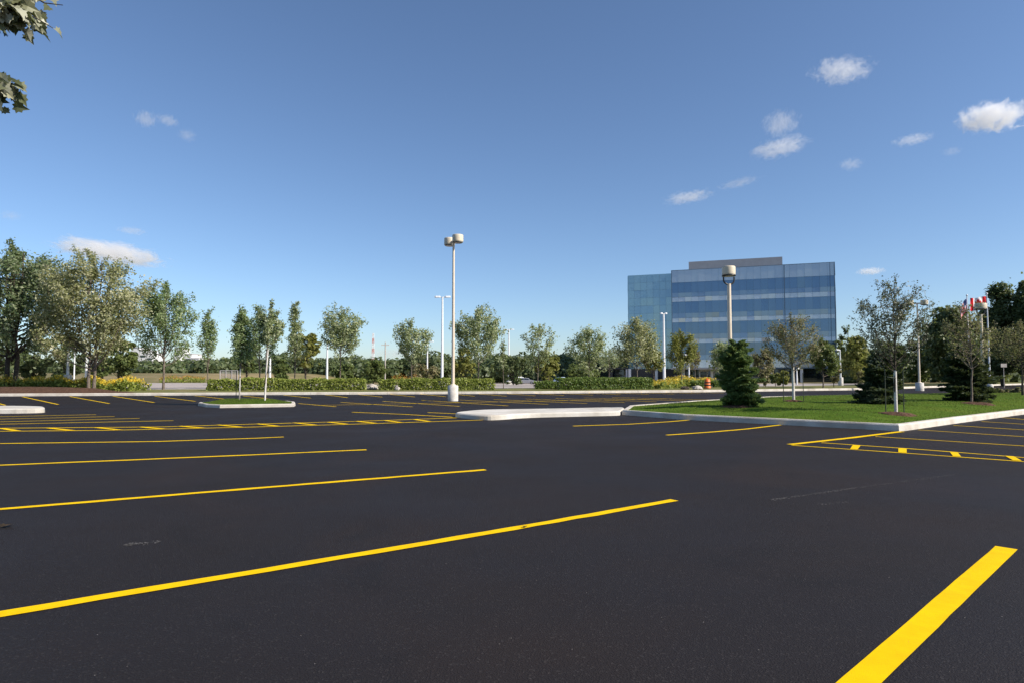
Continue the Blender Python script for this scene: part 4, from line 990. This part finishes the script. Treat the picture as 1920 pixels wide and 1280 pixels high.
# far white buildings on the left and the mesh gate
M['far_white'] = surf('far_white_wall', (.62, .62, .63), (.7, .7, .7), .3, .8, .2)
def far_building(px0, px1, ytop, Y, label, seed, steps):
    x0, x1 = XY(px0, Y), XY(px1, Y); z = -1.2; H = D(0, ytop, Y)[2] - z
    root = empty('far_building', ((x0 + x1) / 2, Y, z), 0, label, 'building', 'white buildings far beyond the field'); w = x1 - x0; m = MB()
    for a, b, h in steps: m.box(-w / 2 + a * w, -w / 2 + b * w, 0, 14, -.5, H * h)
    m.build('wall', M['far_white'], root)
    for a, b, h in steps:
        MB().box(-w / 2 + a * w - .2, -w / 2 + b * w + .2, -.2, 14.2, H * h, H * h + .5).build('roof', M['metal_panel'], root)
        for k in range(3): MB().box(-w / 2 + a * w + w * (b - a) * .12, -w / 2 + b * w - w * (b - a) * .12, -.06, .02, H * h * (.3 + .22 * k), H * h * (.38 + .22 * k)).build('window_band', M['dark_glass'], root)
far_building(244, 284, 652, 420, 'stepped white building right under the olive tree, far away', 1, [(0, .4, 1), (.42, .72, .92), (.74, 1, .8)])
far_building(326, 336, 652, 430, 'narrow white tower block behind the full oval tree', 2, [(0, 1, 1)])
far_building(345, 372, 664, 400, 'low pale building between the oval tree and the slender tree', 3, [(0, .5, 1), (.52, 1, .82)])
far_building(406, 420, 676, 380, 'pale gabled block right of the slender tree', 4, [(0, .4, 1.0), (.42, 1, .75)])
root = empty('mesh_gate', (XY(429, 84), 84, terrain(XY(429, 84), 84)), 0, 'pale framed mesh gate in the field behind the hedge', 'gate')
w = 33 / F * 84; h = D(0, 694, 84)[2] - terrain(XY(429, 84), 84); fr = MB()
for xx in (-w / 2, -w / 6, w / 6, w / 2): fr.tube([(xx, 0, -.1), (xx, 0, h)], [.05, .05], 8)
fr.tube([(-w / 2, 0, h), (w / 2, 0, h)], [.04, .04], 8); fr.tube([(-w / 2, 0, .3), (w / 2, 0, .3)], [.04, .04], 8); fr.build('frame', M['metal_panel'], root)
me_ = MB()
for k in range(26):
    xx = -w / 2 + w * (k + .5) / 26; me_.tube([(xx, .03, .3), (xx, .03, h)], [.012, .012], 4, False)
for k in range(10):
    zz = .3 + (h - .3) * (k + .5) / 10; me_.tube([(-w / 2, .03, zz), (w / 2, .03, zz)], [.012, .012], 4, False)
me_.build('mesh_panel', M['metal_panel'], root)

# ------------------------------------------------------------------ cars
def carpaint(name, c):
    m, nt, N, L = newmat(name); b = N.new('ShaderNodeBsdfPrincipled'); tc = N.new('ShaderNodeTexCoord').outputs['Object']
    L.new(ramp(N, L, noise(N, L, 2, 3, .5, tc), [(.3, c), (.7, tuple(x * 1.1 for x in c))]), b.inputs['Base Color']); b.inputs['Roughness'].default_value = .3; b.inputs['Metallic'].default_value = .3; b.inputs['Coat Weight'].default_value = .8
    L.new(b.outputs[0], N.new('ShaderNodeOutputMaterial').inputs[0]); return m
M['headlight'] = surf('headlight_glass', (.6, .62, .65), (.7, .72, .74), 4, .1, .6); M['tail'] = surf('tail_light', (.35, .02, .02), (.4, .03, .03), 4, .2, .5); M['rim'] = surf('alloy', (.45, .45, .46), (.5, .5, .51), 4, .35, .5, metal=.7)
def car(px, Y, paint, label, ang, sc=1.0, tall=0.0):
    x = XY(px, Y); z = terrain(x, Y) + .03; root = empty('parked_car', (x, Y, z), ang, label, 'car', 'cars in the far car park'); root.scale = (sc,) * 3
    prof = [(-2.2, .45), (-2.22, .8), (-2.05, .95), (-1.75, 1.0), (-1.35, 1.4 + tall), (-.9, 1.5 + tall), (.2, 1.48 + tall), (.6, 1.38 + tall), (1.15, .98), (1.9, .86), (2.2, .72), (2.25, .45), (2.1, .28), (-2.1, .28)]
    m = MB(); W_ = .86; n = len(prof); vs = []
    for s, sc_ in ((-1, 1), (1, 1)):
        for (a, b) in prof: vs.append((a, s * (W_ if b < 1.02 else W_ * (1 - .24 * (b - 1.0) / .5)), b))
    fs = [(i, (i + 1) % n, n + (i + 1) % n, n + i) for i in range(n)] + [tuple(range(n - 1, -1, -1)), tuple(range(n, 2 * n))]
    m.add(vs, fs, 0, False); b = m.build('body', paint, root); bv = b.modifiers.new('bevel', 'BEVEL'); bv.width = .06; bv.segments = 2
    for s in (-1, 1):
        yb, yt = s * (W_ * 1.003), s * (W_ * (1 - .24 * .36 / .5) + .012 * 1)
        for q in ([(-1.5, 1.04), (-1.2, 1.36 + tall), (-.42, 1.4 + tall), (-.42, 1.04)], [(-.34, 1.04), (-.34, 1.4 + tall), (.5, 1.34 + tall), (1.0, 1.04)]):
            vs = [(a, s * (W_ * (1 - .24 * max(0, b - 1.0) / .5) + .012), b) for a, b in q]; MB().add(vs, [(0, 1, 2, 3) if s < 0 else (3, 2, 1, 0)]).build('side_window', M['dark_glass'], root)
        for wx in (-1.35, 1.4):
            t = MB(); prf = [(.2, -.1), (.3, -.1), (.33, -.06), (.33, .06), (.3, .1), (.2, .1)]; k_ = 20; vs = [(wx + r * math.cos(6.2832 * k / k_), s * (W_ - .03) + o_, .33 + r * math.sin(6.2832 * k / k_)) for r, o_ in prf for k in range(k_)]
            t.add(vs, [(i * k_ + k, i * k_ + (k + 1) % k_, (i + 1) * k_ + (k + 1) % k_, (i + 1) * k_ + k) for i in range(5) for k in range(k_)], 0, True); wh = t.build('wheel', M['rubber'], root)
            d = MB(); vs = [(wx, s * (W_ + .05), .33)] + [(wx + .2 * math.cos(6.2832 * k / k_), s * (W_ + .04), .33 + .2 * math.sin(6.2832 * k / k_)) for k in range(k_)]; d.add(vs, [(0, 1 + k, 1 + (k + 1) % k_) for k in range(k_)]); d.build('rim', M['rim'], wh)
        MB().box(2.14, 2.27, s * .72 - .12, s * .72 + .12, .62, .74).build('headlight', M['headlight'], root); MB().box(-2.25, -2.16, s * .72 - .1, s * .72 + .1, .72, .9).build('tail_light', M['tail'], root)
    for q in ([(.68, 1.36 + tall), (1.12, 1.02)], [(-1.72, 1.04), (-1.4, 1.38 + tall)]):
        s_ = .02 if q[0][0] > 0 else -.02
        vs = [(q[0][0] + s_, -.58, q[0][1]), (q[0][0] + s_, .58, q[0][1]), (q[1][0] + s_, .66 if q[1][1] < 1.1 else .58, q[1][1]), (q[1][0] + s_, -.66 if q[1][1] < 1.1 else -.58, q[1][1])]
        MB().add([(a, b_, c + .012) for a, b_, c in vs], [(0, 1, 2, 3)]).build('windscreen', M['dark_glass'], root)
    return root
car(987, 152, carpaint('silver_paint', (.4, .4, .42)), 'silver car parked beyond the hedge, right of the distant two-armed lamp', R(-14), 1.0)
car(970, 160, carpaint('black_paint', (.02, .02, .022)), 'dark car behind the silver car', R(-150), 1.0, .25)
car(1049, 150, carpaint('blue_paint', (.2, .26, .36)), 'pale blue car seen over the hedge behind the thin gappy tree', R(200), 1.0, .2)
car(1024, 158, carpaint('charcoal_paint', (.03, .03, .033)), 'dark car in the shade between the silver and blue cars', R(165), 1.0)

# ------------------------------------------------------------------ near maple whose boughs hang into the top left corner
def near_maple():
    rng = np.random.default_rng(21); Yt = 5.6; xt = -7.6
    root = empty('maple_tree', (xt, Yt, 0), 0, 'near maple whose leafy boughs hang into the top left corner', 'tree'); tm = MB()
    tm.tube([(0, 0, -.1), (.05, 0, 1.5), (0, .1, 3), (.1, .1, 5.2), (.1, 0, 7)], [.19, .16, .14, .1, .04], 12)
    shape = [(0, -.5), (.14, -.24), (.36, -.3), (.36, -.06), (.56, .1), (.38, .2), (.38, .42), (.2, .4), (0, .74), (-.2, .4), (-.38, .42), (-.38, .2), (-.56, .1), (-.36, -.06), (-.36, -.3), (-.14, -.24)]
    lm = MB()
    def leaf(p, d, s):
        """a lobed leaf blade, slightly folded, its tip along d"""
        d = d / np.linalg.norm(d); nrm = np.array([.4, -.4, .6]) + rng.normal(0, .75, 3); nrm -= d * nrm.dot(d); nrm /= np.linalg.norm(nrm); t = np.cross(d, nrm)
        vs = [p + t * a * s + d * (b + .5) * s + nrm * (abs(a) * .45 - (b + .5) ** 2 * .28) * s for a, b in shape]; ctr = p + d * .5 * s - nrm * .02 * s; vs.append(ctr); k = len(shape)
        lm.add(vs, [(i, (i + 1) % k, k) for i in range(k)])
    def bough(pts, n, s0, tw, spread):
        P = [np.array(p) - np.array([xt, Yt, 0]) for p in pts]; tm.tube(P, [max(.006, .05 * (1 - i / len(P)) + .006) for i in range(len(P))], 7, False)
        for _ in range(n):
            f = rng.uniform(.25, 1) * (len(P) - 1); i = min(len(P) - 2, int(f)); q = P[i] + (P[i + 1] - P[i]) * (f - i)
            d = (P[-1] - P[-2]) / np.linalg.norm(P[-1] - P[-2]) + rng.normal(0, .45, 3) + np.array([0, 0, -.25]); e = q + rng.normal(0, spread, 3) * np.array([1, 1, .75])
            if rng.uniform() < tw: tm.tube([q, (q + e) / 2 + np.array([0, 0, .02]), e], [.006, .004, .003], 4, False)
            leaf(e, d, s0 * rng.uniform(.75, 1.25))
    A = lambda px, py, Y: np.array(D(px - 6, py - 12, Y))
    bough([(xt, Yt, 3.0), A(-330, -60, 5.2), A(-120, -15, 5.0), A(-10, 18, 4.95), A(38, 34, 4.95)], 300, .092, .8, .095)
    bough([(xt, Yt, 3.0), A(-300, -40, 5.4), A(-120, -60, 5.2), A(0, -30, 5.1), A(30, 0, 5.1)], 260, .092, .8, .11)
    bough([(xt, Yt, 2.7), A(-330, 120, 5.4), A(-150, 150, 5.1), A(-40, 170, 5.0), A(4, 180, 5.0)], 190, .088, .8, .075)
    P = [A(-60, -60, 5), A(40, -10, 5), A(90, 18, 5), A(124, 22, 5)]
    tm.tube([p - np.array([xt, Yt, 0]) for p in P], [.012, .006, .005, .003], 5)
    for k in range(34):  # the rest of the crown, out of the frame
        a = rng.uniform(0, 6.28); h = rng.uniform(3.4, 7.2); r = rng.uniform(.8, 2.3); e = np.array([xt - .3 + math.cos(a) * r, Yt + math.sin(a) * r, h])
        if e[0] > -5.4 * e[1] / 5.4 and e[1] > 0: continue
        bough([(xt, Yt, min(6, h - .6)), (np.array([xt, Yt, h - .3]) + e) / 2, e], 46, .13, .3, .3)
    tm.build('trunk', M['bark_dark'], root); lm.build('crown', M['leaf_near'], root)
M['leaf_near'] = leafmat('near_maple_leaf', [(.06, .07, .03), (.13, .14, .065), (.26, .26, .17), (.4, .4, .31)], .15, .45, .4)
near_maple()

# ------------------------------------------------------------------ clouds, each a lump of vapour far off
def cloudmat(name, dens, scale, thr):
    m, nt, N, L = newmat(name)
    tc = N.new('ShaderNodeTexCoord').outputs['Object']
    # object space: the hull has radius 1 there
    ln = N.new('ShaderNodeVectorMath'); ln.operation = 'LENGTH'; L.new(tc, ln.inputs[0])
    oi = N.new('ShaderNodeObjectInfo'); ad = N.new('ShaderNodeVectorMath'); ad.operation = 'ADD'
    mu = N.new('ShaderNodeVectorMath'); mu.operation = 'MULTIPLY'; mu.inputs[1].default_value = (1.9, 1, 1.0); L.new(tc, mu.inputs[0])
    sc = N.new('ShaderNodeVectorMath'); sc.operation = 'SCALE'; sc.inputs[0].default_value = (37, 11, 5); L.new(oi.outputs['Random'], sc.inputs['Scale'])
    L.new(mu.outputs[0], ad.inputs[0]); L.new(sc.outputs[0], ad.inputs[1])
    nz = noise(N, L, scale, 7, .66, ad.outputs[0], .7)
    con = N.new('ShaderNodeMath'); con.operation = 'MULTIPLY_ADD'; L.new(nz, con.inputs[0]); con.inputs[1].default_value = 2.3; con.inputs[2].default_value = -.65
    sq = N.new('ShaderNodeMath'); sq.operation = 'POWER'; L.new(ln.outputs['Value'], sq.inputs[0]); sq.inputs[1].default_value = 1.6
    sub = N.new('ShaderNodeMath'); sub.operation = 'MULTIPLY_ADD'; L.new(sq.outputs[0], sub.inputs[0]); sub.inputs[1].default_value = -.85; L.new(con.outputs[0], sub.inputs[2])
    d = mapr(N, L, sub.outputs[0], thr, thr + .45, 0, dens)
    v = N.new('ShaderNodeVolumePrincipled'); v.inputs['Color'].default_value = (.97, .97, .98, 1); v.inputs['Anisotropy'].default_value = .2
    L.new(d, v.inputs['Density'])
    L.new(v.outputs[0], N.new('ShaderNodeOutputMaterial').inputs['Volume'])
    return m
M['cloud_thick'] = cloudmat('thick_cloud', .05, 2.2, -.06); M['cloud_mid'] = cloudmat('mid_cloud', .02, 2.7, .04); M['cloud_wisp'] = cloudmat('wispy_cloud', .012, 2.9, .03)
def cloud(px, py, w, h, mat, label, rot=0.0, dist=1600):
    rx, ry, rz = ray(px, py); k = dist / math.sqrt(rx * rx + ry * ry + rz * rz)
    bm = bmesh.new(); bmesh.ops.create_icosphere(bm, subdivisions=4, radius=1.0)
    for v in bm.verts:
        n = v.co.normalized(); v.co = n * (1 + .16 * mnoise.noise(n * 2 + Vector((px * .013, py * .01, 0))))
    me = bpy.data.meshes.new('cloud'); bm.to_mesh(me); bm.free(); me.materials.append(M[mat])
    o = link('cloud', me, None, (rx * k, ry * k, EYE + rz * k)); q = dist / F / math.sqrt(1 + ((px - 960) / F) ** 2)
    o.scale = (w / 2 * q * 1.15, (w + h) / 4 * q, h / 2 * q * 1.15); o.rotation_euler = (0, R(rot), -math.atan2(rx, ry))
    tag(o, label, 'cloud', 'small clouds in the blue sky')
CL = [(1860, 219, 120, 58, 'cloud_thick', 'largest brightest cloud, near the right edge of the sky', 4), (1578, 132, 116, 54, 'cloud_mid', 'highest ragged cloud over the right half', 8), (1464, 232, 74, 58, 'cloud_wisp', 'wispy cloud just above the flat streak', 0),
      (1462, 277, 118, 40, 'cloud_mid', 'flat streaky cloud below the wispy one, above the office', -8), (1712, 262, 78, 24, 'cloud_mid', 'small oval cloud left of the largest cloud', -2), (1595, 308, 50, 28, 'cloud_wisp', 'faint round puff right of the streaky cloud', 0),
      (1290, 370, 100, 28, 'cloud_mid', 'low thin cloud above the left part of the office roof', -6), (1385, 343, 90, 18, 'cloud_wisp', 'thin faint streak trailing up from the low thin cloud', -10), (1632, 509, 54, 16, 'cloud_thick', 'small neat white cloud just right of the office roof', 0),
      (274, 224, 44, 38, 'cloud_mid', 'ragged puff high over the left half', 0), (314, 226, 46, 26, 'cloud_mid', 'oval puff right beside the ragged one on the left', 6), (351, 254, 36, 30, 'cloud_wisp', 'faint wisp below the pair of puffs on the left', 0),
      (247, 433, 62, 18, 'cloud_mid', 'small flat cloud above the long cloud over the left trees', 0), (205, 473, 200, 44, 'cloud_thick', 'long bank of cloud behind the olive tree', 6), (20, 404, 44, 24, 'cloud_wisp', 'pinkish puff at the left edge of the sky', 0), (1784, 284, 40, 20, 'cloud_wisp', 'barely visible wisp under the largest cloud', 0),
      (745, 662, 110, 22, 'cloud_wisp', 'low pale cloud on the horizon near the mast', 0), (925, 664, 70, 22, 'cloud_wisp', 'low pale cloud on the horizon beside the distant lamp', 0)]
for (px, py, w, h, mt, lab, rt) in CL: cloud(px, py, w, h, mt, lab, rt)

# ------------------------------------------------------------------ light, sky, camera
AZ = Vector((1, -.42)).normalized(); EL = R(37)
sun = bpy.data.lights.new('sun', 'SUN'); sun.energy = 5.0; sun.angle = R(.5); sun.color = (1, .92, .8)
so = bpy.data.objects.new('sun', sun); COL.objects.link(so)
sd = Vector((AZ.x * math.cos(EL), AZ.y * math.cos(EL), math.sin(EL))); so.rotation_euler = sd.to_track_quat('Z', 'Y').to_euler(); so.location = sd * 100
w = bpy.data.worlds.new('World'); scene.world = w; w.use_nodes = True
nt = w.node_tree; nt.nodes.clear(); bg = nt.nodes.new('ShaderNodeBackground'); ou = nt.nodes.new('ShaderNodeOutputWorld'); sk = nt.nodes.new('ShaderNodeTexSky')
sk.sky_type = 'NISHITA'; sk.sun_disc = False; sk.sun_elevation = EL; sk.sun_rotation = math.atan2(AZ.x, AZ.y); sk.altitude = 2000; sk.air_density = 1.1; sk.dust_density = 3.0; sk.ozone_density = 4.4
nt.links.new(sk.outputs[0], bg.inputs[0]); bg.inputs[1].default_value = .112; nt.links.new(bg.outputs[0], ou.inputs[0])
cam = bpy.data.cameras.new('camera'); cam.sensor_width = 36; cam.lens = 36 * F / 1920; cam.clip_end = 20000; cam.clip_start = .05
co = bpy.data.objects.new('camera', cam); COL.objects.link(co); co.location = (0, 0, EYE); co.rotation_euler = (math.pi / 2 + PITCH, 0, 0); scene.camera = co
scene.view_settings.view_transform = 'Standard'; scene.view_settings.look = 'None'; scene.view_settings.exposure = .45; scene.view_settings.gamma = 1
scene.render.engine = 'CYCLES'; scene.cycles.use_denoising = True
scene.cycles.volume_step_rate = 2.0; scene.cycles.volume_max_steps = 128; scene.cycles.max_bounces = 12; scene.cycles.volume_bounces = 7; scene.cycles.transparent_max_bounces = 16
